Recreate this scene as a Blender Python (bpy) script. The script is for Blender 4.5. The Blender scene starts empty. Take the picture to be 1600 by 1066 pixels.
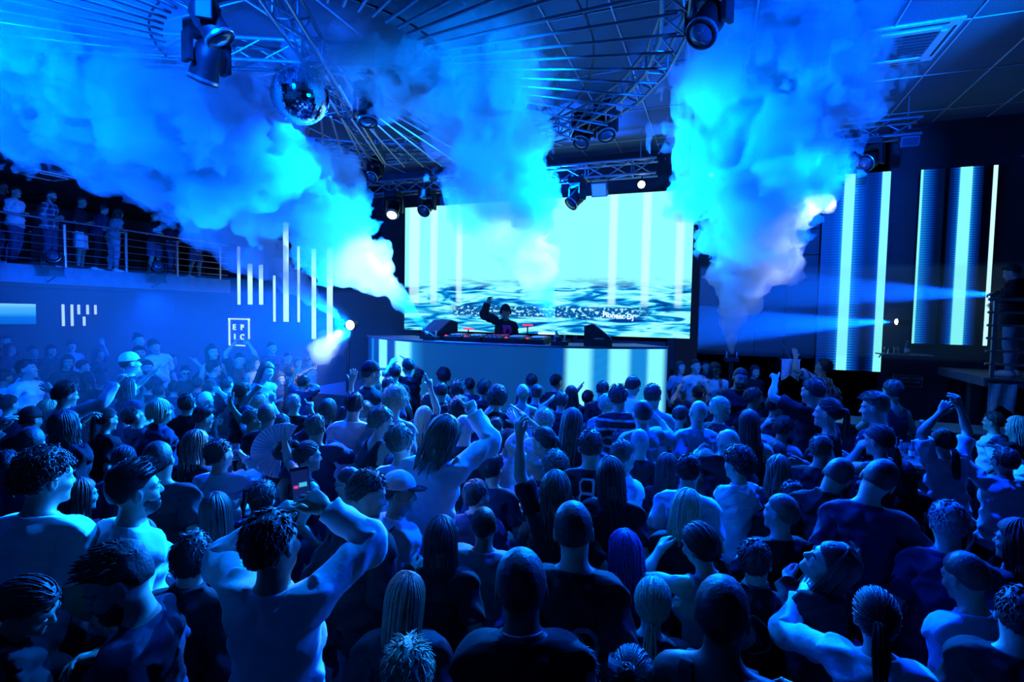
import bpy, bmesh, math, random
import numpy as np
from mathutils import Matrix, Vector
R = math.radians
SCN = bpy.context.scene
COL = SCN.collection

# ------------------------------------------------------------------ camera
F_PX = 825.0
PHI, PIT, ROL = R(21.1), R(2.91), R(1.04)
EYE = np.array([0, 0, 2.5])
FWD = np.array([-math.sin(PHI) * math.cos(PIT), math.cos(PHI) * math.cos(PIT), -math.sin(PIT)])
_r = np.array([math.cos(PHI), math.sin(PHI), 0]); _u = np.cross(_r, FWD)
CR = math.cos(ROL) * _r + math.sin(ROL) * _u; CU = math.cos(ROL) * _u - math.sin(ROL) * _r
cam = bpy.data.cameras.new('camera'); cam_ob = bpy.data.objects.new('camera', cam); COL.objects.link(cam_ob)
cam.sensor_width = 36; cam.lens = F_PX / 1600 * 36; cam.clip_start = .05; cam.clip_end = 80
cam_ob.matrix_world = Matrix(((CR[0], CU[0], -FWD[0], EYE[0]), (CR[1], CU[1], -FWD[1], EYE[1]), (CR[2], CU[2], -FWD[2], EYE[2]), (0, 0, 0, 1)))
SCN.camera = cam_ob
def ray(x, y): return FWD + CR * (x - 800) / F_PX - CU * (y - 533) / F_PX
def at(x, y, t): return EYE + ray(x, y) * t

# ------------------------------------------------------------------ world, exposure
SCN.view_settings.view_transform = 'Standard'; SCN.view_settings.look = 'None'
SCN.view_settings.exposure = 0.0; SCN.view_settings.gamma = 1.0; SCN.view_settings.use_curve_mapping = False
W = bpy.data.worlds.new('night'); SCN.world = W; W.use_nodes = True
W.node_tree.nodes['Background'].inputs[0].default_value = (.002, .006, .03, 1); W.node_tree.nodes['Background'].inputs[1].default_value = 1
SCN.cycles.volume_bounces = 1; SCN.cycles.max_bounces = 6; SCN.cycles.diffuse_bounces = 2; SCN.cycles.glossy_bounces = 3; SCN.cycles.transparent_max_bounces = 12
SCN.cycles.sample_clamp_indirect = 4; SCN.cycles.caustics_reflective = False; SCN.cycles.caustics_refractive = False
SCN.cycles.use_denoising = True

# ------------------------------------------------------------------ lamps: the club's rig, plus added fills that hang at no fixture
BLUE, CYAN, ICE = (.0, .085, 1), (.0, .175, 1), (.16, .5, 1)
def spot(name, loc, aim, watts, col, deg, blend=.5, size=.12):
    l = bpy.data.lights.new(name, 'SPOT'); l.energy = watts; l.color = col; l.spot_size = R(deg); l.spot_blend = blend; l.shadow_soft_size = size
    o = bpy.data.objects.new(name, l); COL.objects.link(o); o.location = loc
    o.rotation_euler = (Vector(aim) - Vector(loc)).to_track_quat('-Z', 'Y').to_euler(); return o
spot('rig_spot_stage_centre', (-1.35, 9.7, 4.75), (-1.7, 3.2, 1.5), 16000, CYAN, 56, .6, .06)
spot('rig_spot_stage_left', (-3.75, 9.7, 4.75), (-4.9, 3.8, 1.5), 24000, CYAN, 56, .6, .06)
spot('rig_spot_stage_right', (1.2, 9.3, 5.0), (.8, 4.8, 1.5), 5200, BLUE, 62, .7, .06)
spot('rig_spot_right_wall', (3.3, 8.6, 4.6), (1.6, 4.2, 1.5), 3000, BLUE, 64, .7, .06)
spot('rig_spot_right_group', (-.75, 9.5, 4.8), (1.9, 5.6, 1.7), 7000, CYAN, 40, .7, .06)
spot('rig_spot_ring', (-1.6, 4.6, 5.1), (-1.3, 2.0, 1.5), 1150, CYAN, 58, .9, .06)
spot('follow_spot_booth_end', (-6.40, 8.05, 2.24), (-4.8, 3.4, 1.7), 5200, (.0, .15, 1), 100, .9, .05)
spot('follow_spot_core', (-6.42, 8.02, 2.20), (-7.0, 7.6, 1.4), 420, (.42, .66, 1), 55, .6, .05)
spot('smoke_spot_left', (-3.2, 1.2, 5.65), (-7.4, 5.6, 4.4), 14000, BLUE, 75, .6)  # unseen lamp added to light the left smoke from the front
spot('smoke_fill_unseen', (-6.2, 1.1, 4.4), (-7.4, 5.0, 4.6), 5200, (.0, .13, 1), 80, .8)  # added out of view, no fixture; brightens the upper left smoke
spot('crowd_fill_left', (-5.0, 5.5, 5.2), (-3.2, 4.6, 0), 5200, (.0, .035, 1), 105, .8)  # added deep-blue fill over the crowd, not a fixture
spot('crowd_fill_right', (.4, 6.2, 5.2), (.6, 4.8, 0), 3000, (.0, .035, 1), 100, .8)  # second added blue fill, for the right half of the crowd
spot('smoke_spot_far_left', (-11.5, 4.6, 5.0), (-7.6, 5.6, 4.6), 1600, BLUE, 90, .7)  # unseen lamp added for the dim upper left cloud
spot('smoke_spot_mid', (-.6, 4.2, 4.3), (-3.0, 6.0, 4.7), 4200, (.0, .17, 1), 60, .6)
spot('smoke_spot_right', (-1.5, 7.6, 4.6), (.45, 7.6, 4.5), 2600, (.0, .2, 1), 110, .6)
spot('smoke_spot_right_front', (2.1, 3.0, 5.0), (.6, 7.4, 4.9), 6500, BLUE, 60, .6)  # unseen lamp added to give the right plume frontal light
spot('beam_white', (-6.64, 9.30, 4.80), at(580, 428, 8.25), 3600, (.5, .68, 1), 24, .9, .05)
spot('beam_white_mid', (-2.50, 9.5, 4.65), (-2.52, 7.0, 3.35), 1500, (.5, .7, 1), 26, .6, .05)
spot('beam_white_right', (2.0, 9.45, 5.0), (.5, 8.5, 3.2), 1500, (.5, .7, 1), 26, .6, .05)
spot('ceiling_fill_right', (3.8, 5.6, 4.6), (1.95, 7.95, 5.9), 900, (.0, .16, 1), 40, .8)  # added only to brighten the air-conditioning cassette
spot('balcony_wash_blue', (-12.5, 8.5, 2.85), (-12.0, 9.0, .5), 900, (.0, .06, 1), 150, .8)
spot('haze_wash_blue', (-9.5, 11.0, 2.8), (-10, 7.0, 1.0), 2600, (.0, .06, 1), 120, .8)
spot('side_beam_low', (2.78, 10.72, 2.49), (.2, 10.3, 2.36), 20000, BLUE, 16, .4, .03)
spot('side_beam_high', (4.18, 10.60, 2.95), (1.5, 10.3, 3.0), 15000, BLUE, 14, .4, .03)
spot('ceiling_fill_mid', (-3.2, 10.3, 4.9), (-2.0, 7.2, 5.9), 3600, BLUE, 130, .8)  # added to lift the ceiling tiles in blue; no such fixture
spot('balcony_glow', (-11.0, 6.0, 5.2), (-14.6, 8.0, 4.2), 260, BLUE, 70, .8)

# ------------------------------------------------------------------ materials
def mat(name, col, rough=.6, metal=0., emit=None, es=1., spec=.5, **k):
    m = bpy.data.materials.new(name); m.use_nodes = True; b = m.node_tree.nodes['Principled BSDF']
    b.inputs['Base Color'].default_value = (*col, 1); b.inputs['Roughness'].default_value = rough; b.inputs['Metallic'].default_value = metal
    b.inputs['Specular IOR Level'].default_value = spec
    if emit: b.inputs['Emission Color'].default_value = (*emit, 1); b.inputs['Emission Strength'].default_value = es
    for n, v in k.items(): b.inputs[n].default_value = v
    return m
def nodes(m): return m.node_tree, m.node_tree.nodes['Principled BSDF']
def nd(nt, typ, ins=None, **props):
    n = nt.nodes.new(typ)
    for p, v in props.items(): setattr(n, p, v)
    for k, v in (ins or {}).items():
        if isinstance(v, bpy.types.NodeSocket): nt.links.new(v, n.inputs[k])
        else: n.inputs[k].default_value = v
    return n
def ma(nt, op, a, b=0., c=0.): return nd(nt, 'ShaderNodeMath', {0: a, 1: b, 2: c}, operation=op).outputs[0]
def grain(m, scale=30, lo=.8, hi=1.15, bump=.0, stretch=(1, 1, 1), rough=None):
    """mottled colour and fine relief over the material's own base colour"""
    nt, b = nodes(m); c = b.inputs['Base Color'].default_value[:]
    tc = nd(nt, 'ShaderNodeTexCoord'); mp = nd(nt, 'ShaderNodeMapping', {0: tc.outputs['Object'], 3: stretch})
    n = nd(nt, 'ShaderNodeTexNoise', {'Vector': mp.outputs[0], 'Scale': scale, 'Detail': 4.})
    r = nd(nt, 'ShaderNodeMapRange', {0: n.outputs[0], 1: .3, 2: .7, 3: lo, 4: hi})
    mx = nd(nt, 'ShaderNodeMix', {0: 1., 6: c, 7: r.outputs[0]}, data_type='RGBA', blend_type='MULTIPLY'); nt.links.new(mx.outputs[2], b.inputs['Base Color'])
    if bump:
        bp = nd(nt, 'ShaderNodeBump', {'Strength': bump, 'Distance': .01, 'Height': n.outputs[0]}); nt.links.new(bp.outputs[0], b.inputs['Normal'])
    return m
M = {}
M['black'] = grain(mat('black_metal', (.018, .018, .022), .42, .3), 40)
M['wall'] = grain(mat('dark_paint', (.020, .022, .030), .75), 3, .7, 1.3, .1)
M['floor'] = grain(mat('club_floor', (.03, .03, .035), .35), 5, .6, 1.3)
M['tile'] = grain(mat('ceiling_tile', (.17, .18, .21), .8), 60, .75, 1.2, .2)
M['rail_light'] = mat('ceiling_rail', (.72, .74, .78), .4, .3)
M['rod'] = grain(mat('brushed_rod', (.34, .36, .40), .35, .7), 20)
M['truss'] = grain(mat('truss_alloy', (.30, .31, .34), .38, .8), 20)
M['steel'] = grain(mat('steel', (.60, .62, .66), .3, .9), 20)
M['fascia'] = grain(mat('fascia_paint', (.13, .14, .17), .55), 4, .8, 1.2)
M['mirror'] = mat('mirror_facet', (.92, .94, .97), .06, 1.)
M['plastic'] = grain(mat('black_plastic', (.010, .010, .012), .5, spec=.25), 50)
M['lens'] = mat('lens_glass', (.05, .07, .10), .05, 0., spec=1.)
M['lens_hot'] = mat('lens_hot', (.5, .6, .8), .3, emit=(.75, .88, 1), es=9)
M['lens_blue'] = mat('lens_blue', (.1, .2, .5), .2, emit=(.05, .35, 1), es=.5)
M['tube'] = mat('light_tube', (.6, .8, .9), .4, emit=(.55, .95, 1), es=1.15)
M['white_plastic'] = grain(mat('white_plastic', (.72, .74, .78), .45), 20)
M['sign'] = mat('sign_light', (.8, .9, 1), .4, emit=(.62, .93, 1), es=1.0)
M['sign_dim'] = mat('sign_print', (.35, .36, .42), .5)
M['red_led'] = mat('red_led', (.5, .02, .05), .4, emit=(1, .04, .12), es=1.2)
M['white_led'] = mat('white_led', (.7, .8, 1), .4, emit=(.7, .9, 1), es=1.3)
M['glass'] = mat('glass', (.9, .95, 1), .04, 0., spec=.6, **{'Transmission Weight': .85, 'IOR': 1.4})
M['bottle'] = mat('bottle_glass', (.25, .4, .5), .06, 0., spec=.8, **{'Transmission Weight': .7, 'IOR': 1.4})
M['liquid'] = mat('clear_drink', (.6, .7, .8), .1, 0., **{'Transmission Weight': .8, 'IOR': 1.33})
M['paper'] = mat('label_paper', (.75, .75, .75), .7)
M['wood'] = grain(mat('bar_top', (.10, .09, .09), .3), 12, .7, 1.3)

def led_material(name, stops, axis, length, lines=70., dots=0., hatch=0., gain=1.):
    """LED wall: brightness by a ramp along one axis, rows of diodes across it"""
    m = bpy.data.materials.new(name); m.use_nodes = True; nt, b = nodes(m)
    b.inputs['Base Color'].default_value = (.01, .01, .014, 1); b.inputs['Roughness'].default_value = .5
    uv = nd(nt, 'ShaderNodeUVMap'); s = nd(nt, 'ShaderNodeSeparateXYZ', {0: uv.outputs[0]})
    rp = nt.nodes.new('ShaderNodeValToRGB'); el = rp.color_ramp.elements
    el[0].position = stops[0][0]; el[0].color = (*stops[0][1], 1); el[1].position = stops[-1][0]; el[1].color = (*stops[-1][1], 1)
    for p, c in stops[1:-1]: e = el.new(p); e.color = (*c, 1)
    nt.links.new(s.outputs[axis], rp.inputs[0])
    col = rp.outputs[0]
    row = ma(nt, 'MULTIPLY', s.outputs[1 - axis], lines); w = ma(nt, 'PINGPONG', row, .5)
    dim = nd(nt, 'ShaderNodeMapRange', {0: w, 1: .05, 2: .3, 3: 1 - dots, 4: 1.}).outputs[0]
    if hatch:
        a = ma(nt, 'ADD', ma(nt, 'MULTIPLY', s.outputs[0], 310.), ma(nt, 'MULTIPLY', s.outputs[1], 52.))
        curve = ma(nt, 'MULTIPLY', ma(nt, 'POWER', ma(nt, 'ABSOLUTE', ma(nt, 'SUBTRACT', s.outputs[0], .42)), 2.), -420.)
        h = ma(nt, 'PINGPONG', ma(nt, 'ADD', a, curve), .5)
        dim = ma(nt, 'MULTIPLY', dim, nd(nt, 'ShaderNodeMapRange', {0: h, 1: .1, 2: .4, 3: 1 - hatch, 4: 1 + hatch * .5}).outputs[0])
    bw = nd(nt, 'ShaderNodeRGBToBW', {0: col}).outputs[0]
    k = nd(nt, 'ShaderNodeMapRange', {0: bw, 1: .25, 2: .6, 3: dim, 4: 1.}).outputs[0]   # full-on stripes drown the rows
    nt.links.new(col, b.inputs['Emission Color']); nt.links.new(ma(nt, 'MULTIPLY', k, gain), b.inputs['Emission Strength'])
    return m

# ------------------------------------------------------------------ builders
def tag(o, label=None, cat=None, group=None, kind=None):
    for k, v in (('label', label), ('category', cat), ('group', group), ('kind', kind)):
        if v: o[k] = v
    return o
def empty(name, loc=(0, 0, 0), rz=0., scale=1.):
    o = bpy.data.objects.new(name, None); COL.objects.link(o); o.location = loc; o.rotation_euler = (0, 0, rz); o.scale = (scale,) * 3; o.empty_display_size = .1; return o
def thing(name, label, cat, loc=(0, 0, 0), rz=0., group=None): return tag(empty(name, loc, rz), label, cat, group)
def add(name, me, m=None, parent=None, mw=None):
    o = bpy.data.objects.new(name, me); COL.objects.link(o)
    if m is not None:
        if not me.materials: me.materials.append(m)
        elif me.materials[0] != m:
            o.material_slots[0].link = 'OBJECT'; o.material_slots[0].material = m
    if parent is not None: o.parent = parent
    if mw is not None: o.matrix_local = mw if isinstance(mw, Matrix) else Matrix(mw)
    return o
class MB:
    def __init__(s): s.b = bmesh.new()
    def box(s, lo, hi, bev=0., rot=None, piv=None):
        lo, hi = Vector(lo), Vector(hi); r = bmesh.ops.create_cube(s.b, size=1)
        for v in r['verts']: v.co = Vector(((lo[i] + hi[i]) / 2 + v.co[i] * (hi[i] - lo[i]) for i in range(3)))
        vs = r['verts']
        if bev:
            es = list({e for v in vs for e in v.link_edges}); q = bmesh.ops.bevel(s.b, geom=es, offset=bev, segments=2, affect='EDGES', profile=.7)
            vs = list({v for f in q['faces'] for v in f.verts} | {v for v in vs if v.is_valid})
        if rot is not None: bmesh.ops.rotate(s.b, verts=vs, cent=piv or (lo + hi) / 2, matrix=rot)
        return s
    def cyl(s, a, b, r0, r1=None, n=14, cap=True):
        a, b = Vector(a), Vector(b); r1 = r0 if r1 is None else r1
        q = (b - a).to_track_quat('Z', 'Y').to_matrix().to_4x4()
        bmesh.ops.create_cone(s.b, cap_ends=cap, segments=n, radius1=r0, radius2=r1, depth=(b - a).length, matrix=Matrix.Translation((a + b) / 2) @ q); return s
    def lathe(s, prof, n=20, c=(0, 0, 0), ax=None):
        q = Matrix() if ax is None else Vector(ax).to_track_quat('Z', 'Y').to_matrix().to_4x4()
        T = Matrix.Translation(c) @ q; rings = []
        for r, z in prof:
            rings.append([s.b.verts.new(T @ Vector((r * math.cos(2 * math.pi * k / n), r * math.sin(2 * math.pi * k / n), z))) for k in range(n)] if r > 1e-5 else [s.b.verts.new(T @ Vector((0, 0, z)))])
        for p, q_ in zip(rings, rings[1:]):
            for k in range(n):
                if len(p) == 1 and len(q_) > 1: s.b.faces.new((p[0], q_[(k + 1) % n], q_[k])) if False else s.b.faces.new((p[0], q_[k], q_[(k + 1) % n]))
                elif len(q_) == 1 and len(p) > 1: s.b.faces.new((p[k], q_[0], p[(k + 1) % n]))
                elif len(p) > 1: s.b.faces.new((p[k], q_[k], q_[(k + 1) % n], p[(k + 1) % n]))
        return s
    def tube(s, pts, r, n=8):
        pts = [Vector(p) for p in pts]; rings = []
        for i, p in enumerate(pts):
            d = (pts[min(i + 1, len(pts) - 1)] - pts[max(i - 1, 0)]).normalized(); q = d.to_track_quat('Z', 'Y').to_matrix()
            rings.append([s.b.verts.new(p + q @ Vector((r * math.cos(2 * math.pi * k / n), r * math.sin(2 * math.pi * k / n), 0))) for k in range(n)])
        for a, b in zip(rings, rings[1:]):
            for k in range(n): s.b.faces.new((a[k], a[(k + 1) % n], b[(k + 1) % n], b[k]))
        s.b.faces.new(rings[0][::-1]); s.b.faces.new(rings[-1]); return s
    def mesh(s, name, smooth=False):
        bmesh.ops.recalc_face_normals(s.b, faces=s.b.faces)
        me = bpy.data.meshes.new(name); s.b.to_mesh(me); s.b.free()
        if smooth:
            me.polygons.foreach_set('use_smooth', [True] * len(me.polygons))
            try: me.set_sharp_from_angle(angle=R(38))
            except Exception: pass
        return me
    def build(s, name, m, parent=None, smooth=False, mw=None): return add(name, s.mesh(name, smooth), m, parent, mw)
def struct(name, me, m, parent=None):
    o = add(name, me, m, parent)
    if parent is None: o['kind'] = 'structure'
    return o
UNIT = MB().cyl((0, 0, 0), (0, 0, 1), 1, n=8).mesh('bar', True)
def bar(name, a, b, r, m, parent=None):
    """a straight tube; all of them share one mesh"""
    a, b = Vector(a), Vector(b); d = b - a
    T = Matrix.Translation(a) @ d.to_track_quat('Z', 'Y').to_matrix().to_4x4() @ Matrix.Diagonal((r, r, d.length, 1))
    return add(name, UNIT, m, parent, T)
def text_mesh(body, size, bold=0., extrude=.002, align='CENTER'):
    cu = bpy.data.curves.new('txt', 'FONT'); cu.body = body; cu.size = size; cu.extrude = extrude; cu.offset = bold; cu.align_x = align; cu.align_y = 'CENTER'; cu.resolution_u = 3
    o = bpy.data.objects.new('txt', cu); COL.objects.link(o); dg = bpy.context.evaluated_depsgraph_get()
    me = bpy.data.meshes.new_from_object(o.evaluated_get(dg)); bpy.data.objects.remove(o); bpy.data.curves.remove(cu); me.materials.clear(); return me
def display(name, me_pts, uv, faces, m, parent):
    """an LED face with its own UVs"""
    me = bpy.data.meshes.new(name); me.from_pydata(me_pts, [], faces); l = me.uv_layers.new(name='UVMap')
    for p in me.polygons:
        for li, vi in zip(p.loop_indices, p.vertices): l.data[li].uv = uv[vi]
    return add(name, me, m, parent)
# ------------------------------------------------------------------ people: one base body, skinned to every pose
def sm(x, a, b):
    t = np.clip((x - a) / (b - a), 0, 1)
    return t * t * (3 - 2 * t)

def smin(a, b, k):
    h = np.clip(.5 + .5 * (b - a) / k, 0, 1)
    return b + (a - b) * h - k * h * (1 - h)

class Field:
    """signed distance field on a rectilinear grid, filled primitive by primitive inside its own bounds"""
    def __init__(s, xs, ys, zs, big=.2):
        s.xs, s.ys, s.zs = [np.asarray(a, np.float32) for a in (xs, ys, zs)]
        s.f = np.full((len(xs), len(ys), len(zs)), big, np.float32)
    def sub(s, lo, hi):
        i = [np.searchsorted(a, (l, h)) for a, l, h in zip((s.xs, s.ys, s.zs), lo, hi)]
        sl = tuple(slice(max(a - 1, 0), b + 1) for a, b in i)
        X, Y, Z = s.xs[sl[0]][:, None, None], s.ys[sl[1]][None, :, None], s.zs[sl[2]][None, None, :]
        return sl, X, Y, Z
    def put(s, sl, d, k, op):
        if op == 'u': s.f[sl] = smin(s.f[sl], d, k) if k > 0 else np.minimum(s.f[sl], d)
        else: s.f[sl] = -smin(-s.f[sl], d, k) if k > 0 else np.maximum(s.f[sl], -d)
    def rc(s, a, b, ra, rb, k=.02, op='u', m=.06):
        a, b = np.array(a, float), np.array(b, float)
        r = max(ra, rb) + m
        sl, X, Y, Z = s.sub(np.minimum(a, b) - r, np.maximum(a, b) + r)
        ab = b - a; L = float(ab @ ab)
        h = np.clip(((X - a[0]) * ab[0] + (Y - a[1]) * ab[1] + (Z - a[2]) * ab[2]) / L, 0, 1)
        d = np.sqrt((X - a[0] - h * ab[0]) ** 2 + (Y - a[1] - h * ab[1]) ** 2 + (Z - a[2] - h * ab[2]) ** 2) - (ra + (rb - ra) * h)
        s.put(sl, d, k, op)
    def el(s, c, r, k=.02, op='u', m=.06):
        c, r = np.array(c, float), np.array(r, float)
        sl, X, Y, Z = s.sub(c - r - m, c + r + m)
        x, y, z = X - c[0], Y - c[1], Z - c[2]
        k0 = np.sqrt((x / r[0]) ** 2 + (y / r[1]) ** 2 + (z / r[2]) ** 2)
        k1 = np.sqrt((x / r[0] ** 2) ** 2 + (y / r[1] ** 2) ** 2 + (z / r[2] ** 2) ** 2) + 1e-6
        s.put(sl, k0 * (k0 - 1) / k1, k, op)
    def mirrored(s):
        F = Field(np.concatenate([-s.xs[:0:-1], s.xs]), s.ys, s.zs)
        F.f = np.concatenate([s.f[:0:-1], s.f], 0)
        return F

def surface_nets(F):
    f, xs, ys, zs = F.f, F.xs, F.ys, F.zs
    s = f < 0
    n = [d - 1 for d in f.shape]
    cnt = np.zeros(n, np.int8)
    for dx in (0, 1):
        for dy in (0, 1):
            for dz in (0, 1):
                cnt += s[dx:dx + n[0], dy:dy + n[1], dz:dz + n[2]]
    act = (cnt > 0) & (cnt < 8)
    I, J, K = np.nonzero(act)
    idx = np.full(n, -1, np.int32); idx[I, J, K] = np.arange(len(I))
    P = np.zeros((len(I), 3)); C = np.zeros(len(I))
    for ax in range(3):
        for u in (0, 1):
            for v in (0, 1):
                o = [0, 0, 0]; o[(ax + 1) % 3] = u; o[(ax + 2) % 3] = v
                i0, j0, k0 = I + o[0], J + o[1], K + o[2]
                e = [0, 0, 0]; e[ax] = 1
                a, b = f[i0, j0, k0], f[i0 + e[0], j0 + e[1], k0 + e[2]]
                m = (a < 0) != (b < 0)
                t = np.where(m, a / np.where(m, a - b, 1), 0)
                p0 = np.stack([xs[i0], ys[j0], zs[k0]], 1).astype(float)
                p1 = np.stack([xs[i0 + e[0]], ys[j0 + e[1]], zs[k0 + e[2]]], 1)
                P += np.where(m[:, None], p0 + (p1 - p0) * t[:, None], 0); C += m
    P /= C[:, None]
    Q = []
    for ax in range(3):
        e = [0, 0, 0]; e[ax] = 1
        a = s[:s.shape[0] - e[0], :s.shape[1] - e[1], :s.shape[2] - e[2]]
        b = s[e[0]:, e[1]:, e[2]:]
        i, j, k = np.nonzero(a != b)
        p = np.stack([i, j, k], 1)
        u, v = (ax + 1) % 3, (ax + 2) % 3
        ok = (p[:, u] >= 1) & (p[:, v] >= 1) & (p[:, u] < n[u]) & (p[:, v] < n[v]) & (p[:, ax] < n[ax])
        p = p[ok]; inside = a[i[ok], j[ok], k[ok]]
        def g(du, dv):
            q = p.copy(); q[:, u] += du; q[:, v] += dv
            return idx[q[:, 0], q[:, 1], q[:, 2]]
        q = np.stack([g(-1, -1), g(0, -1), g(0, 0), g(-1, 0)], 1)
        q[~inside] = q[~inside][:, ::-1]
        Q.append(q)
    Q = np.concatenate(Q)
    return P, Q[(Q >= 0).all(1)]

def mesh_np(name, V, F, smooth=True):
    me = bpy.data.meshes.new(name)
    V = np.ascontiguousarray(V, np.float32); F = np.ascontiguousarray(F, np.int32)
    nf, k = F.shape
    me.vertices.add(len(V)); me.vertices.foreach_set('co', V.ravel())
    me.loops.add(nf * k); me.loops.foreach_set('vertex_index', F.ravel())
    me.polygons.add(nf); me.polygons.foreach_set('loop_start', np.arange(0, nf * k, k, dtype=np.int32))
    me.polygons.foreach_set('use_smooth', np.full(nf, smooth, bool))
    me.update(calc_edges=True)
    return me

def decimate(V, F, target):
    """collapse to about `target` triangles, returns verts and triangles"""
    ratio = min(1, target / (len(F) * 2.))
    me = mesh_np('tmp', V, F)
    ob = bpy.data.objects.new('tmp', me); bpy.context.scene.collection.objects.link(ob)
    if ratio < .98:
        md = ob.modifiers.new('d', 'DECIMATE'); md.ratio = ratio
    tr = ob.modifiers.new('t', 'TRIANGULATE')
    dg = bpy.context.evaluated_depsgraph_get()
    ev = ob.evaluated_get(dg); m = ev.to_mesh()
    v = np.empty(len(m.vertices) * 3, np.float32); m.vertices.foreach_get('co', v)
    t = np.empty(len(m.polygons) * 3, np.int32); m.polygons.foreach_get('vertices', t)
    ev.to_mesh_clear(); bpy.data.objects.remove(ob); bpy.data.meshes.remove(me)
    return v.reshape(-1, 3).astype(float), t.reshape(-1, 3)

def rng(*a):
    out = [a[0]]
    for k in range(1, len(a), 2):
        step, end = a[k], a[k + 1]
        m = max(1, int(round((end - out[-1]) / step)))
        out += list(np.linspace(out[-1], end, m + 1)[1:])
    return out

FING = [(.030, 8, .070, .0098), (.0095, 2, .079, .0100), (-.0115, -4, .073, .0096), (-.0315, -11, .057, .0086)]
def finger_pts(k):
    y0, a, L, r = FING[k]; a = R(a)
    b = np.array([.792 - abs(y0) * .18, y0, 1.400]); d = np.array([math.cos(a), math.sin(a), -.04])
    return b, b + d * L * .5, b + d * L
THUMB = (np.array([.722, .026, 1.392]), np.array([.757, .058, 1.388]), np.array([.792, .076, 1.385]))

def build_body(fem):
    F = Field(rng(0, .005, .09, .011, .68, .0042, .90), rng(-.17, .0052, .19), rng(-.02, .010, .12, .014, 1.352, .0045, 1.44, .008, 1.50, .0050, 1.785))
    w = .93 if fem else 1.0
    sh = .150 if fem else .166
    F.el((0, -.005, .96), (.165 if fem else .155, .112, .13), .03)
    F.el((0, .004, 1.10), (.122 if fem else .142, .094 if fem else .102, .17), .05)
    F.el((0, -.002, 1.28), (.148 if fem else .168, .105 if fem else .118, .165), .05)
    F.rc((0, -.025, 1.392), (sh - .02, -.02, 1.402), .072 * w, .058 * w, .04)
    F.rc((0, -.03, 1.475), (sh - .05, -.024, 1.430), .046 * w, .034 * w, .04)
    if fem: F.el((.072, .088, 1.265), (.062, .062, .062), .03)
    else: F.el((.08, .075, 1.315), (.078, .042, .06), .03)
    F.el((.075, -.068, .925), (.085, .07, .085), .03)
    F.rc((0, -.022, 1.43), (0, -.006, 1.57), .050 if fem else .060, .046 if fem else .056, .03)
    # arm
    F.el((sh + .006, -.016, 1.403), (.060 * w, .055 * w, .056 * w), .03)
    F.rc((sh, -.015, 1.403), (.45, -.015, 1.40), .051 * w, .040 * w, .02)
    F.el((.31, .003, 1.398), (.095, .040 * w, .044 * w), .02)
    F.rc((.45, -.015, 1.40), (.70, -.004, 1.40), .040 * w, .027 * w, .02)
    F.el((.525, -.010, 1.40), (.085, .042 * w, .041 * w), .02)
    # palm and fingers
    F.rc((.69, -.003, 1.40), (.725, -.001, 1.40), .026, .022, .015)
    for k in range(4):
        b, m_, t = finger_pts(k); r = FING[k][3]
        F.rc((.728, FING[k][0] * .62, 1.400), b, .0165, .0130, .010, m=.03)
    F.rc((.722, .012, 1.392), (.745, .036, 1.390), .019, .017, .012, m=.03)
    G = []
    for k in range(4):
        b, m_, t = finger_pts(k); r = FING[k][3]
        F.rc(b - (t - b) * .1, m_, r * 1.05, r * .98, .0035, m=.02); F.rc(m_, t, r * .98, r * .80, .0025, m=.02)
    F.rc(THUMB[0], THUMB[1], .0165, .0125, .006, m=.03); F.rc(THUMB[1], THUMB[2], .0125, .0095, .004, m=.03)
    # legs
    F.rc((.092, 0, .90), (.10, .012, .50), .092, .056, .03); F.rc((.10, .012, .50), (.10, -.02, .10), .053, .037, .02)
    F.el((.10, -.028, .36), (.052, .055, .115), .02); F.el((.10, .02, .50), (.05, .05, .06), .02)
    F.rc((.10, -.045, .042), (.116, .13, .028), .040, .028, .02); F.el((.10, -.055, .045), (.038, .042, .045), .02)
    clothed = F.f.copy()
    # head: cranium, face, jaw, brow, nose, lips, sockets, eyes, ears
    hs = .96 if fem else 1.0
    F.el((0, -.014, 1.665), (.078 * hs, .098, .100), .02)
    F.el((0, .028, 1.603), (.062 * hs, .068, .085), .03)
    F.el((0, .052, 1.548), (.038 * hs, .044, .032), .025)
    F.rc((.020, .075, 1.662), (.048, .062, 1.660), .017, .014, .015)
    F.el((.046, .058, 1.605), (.022, .026, .020), .02)
    F.el((.032, .094, 1.640), (.0185, .017, .012), .010, 's')
    F.el((.032, .074, 1.640), (.0150, .0150, .0130), .002)
    F.rc((0, .086, 1.648), (0, .108, 1.610), .009, .0125, .010)
    F.el((.011, .100, 1.606), (.010, .012, .008), .006)
    F.el((0, .088, 1.574), (.024, .012, .0065), .005); F.el((0, .087, 1.564), (.021, .012, .0065), .005)
    F.el((0, .103, 1.5690), (.020, .008, .0022), .004, 's')
    F.el((0, .083, 1.532), (.022, .018, .016), .012)
    F.el((.080 * hs, -.012, 1.628), (.010, .021, .033), .007); F.el((.090 * hs, -.006, 1.632), (.007, .010, .017), .005, 's')
    FM = F.mirrored()
    V, Q = surface_nets(FM)
    C = Field(F.xs, F.ys, F.zs); C.f = clothed
    return V, Q, C

def wrinkles(X, Y, Z, amp=.0105, ph=0.):
    return amp * (np.sin(34 * Z + 6 * np.sin(9 * X + ph) + 5 * np.sin(13 * Y + ph)) * .6 + np.sin(21 * X + 15 * Z + 4 * np.sin(19 * Z + ph)) * .7 + .5 * np.sin(55 * Z - 30 * np.abs(X) + ph))

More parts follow.
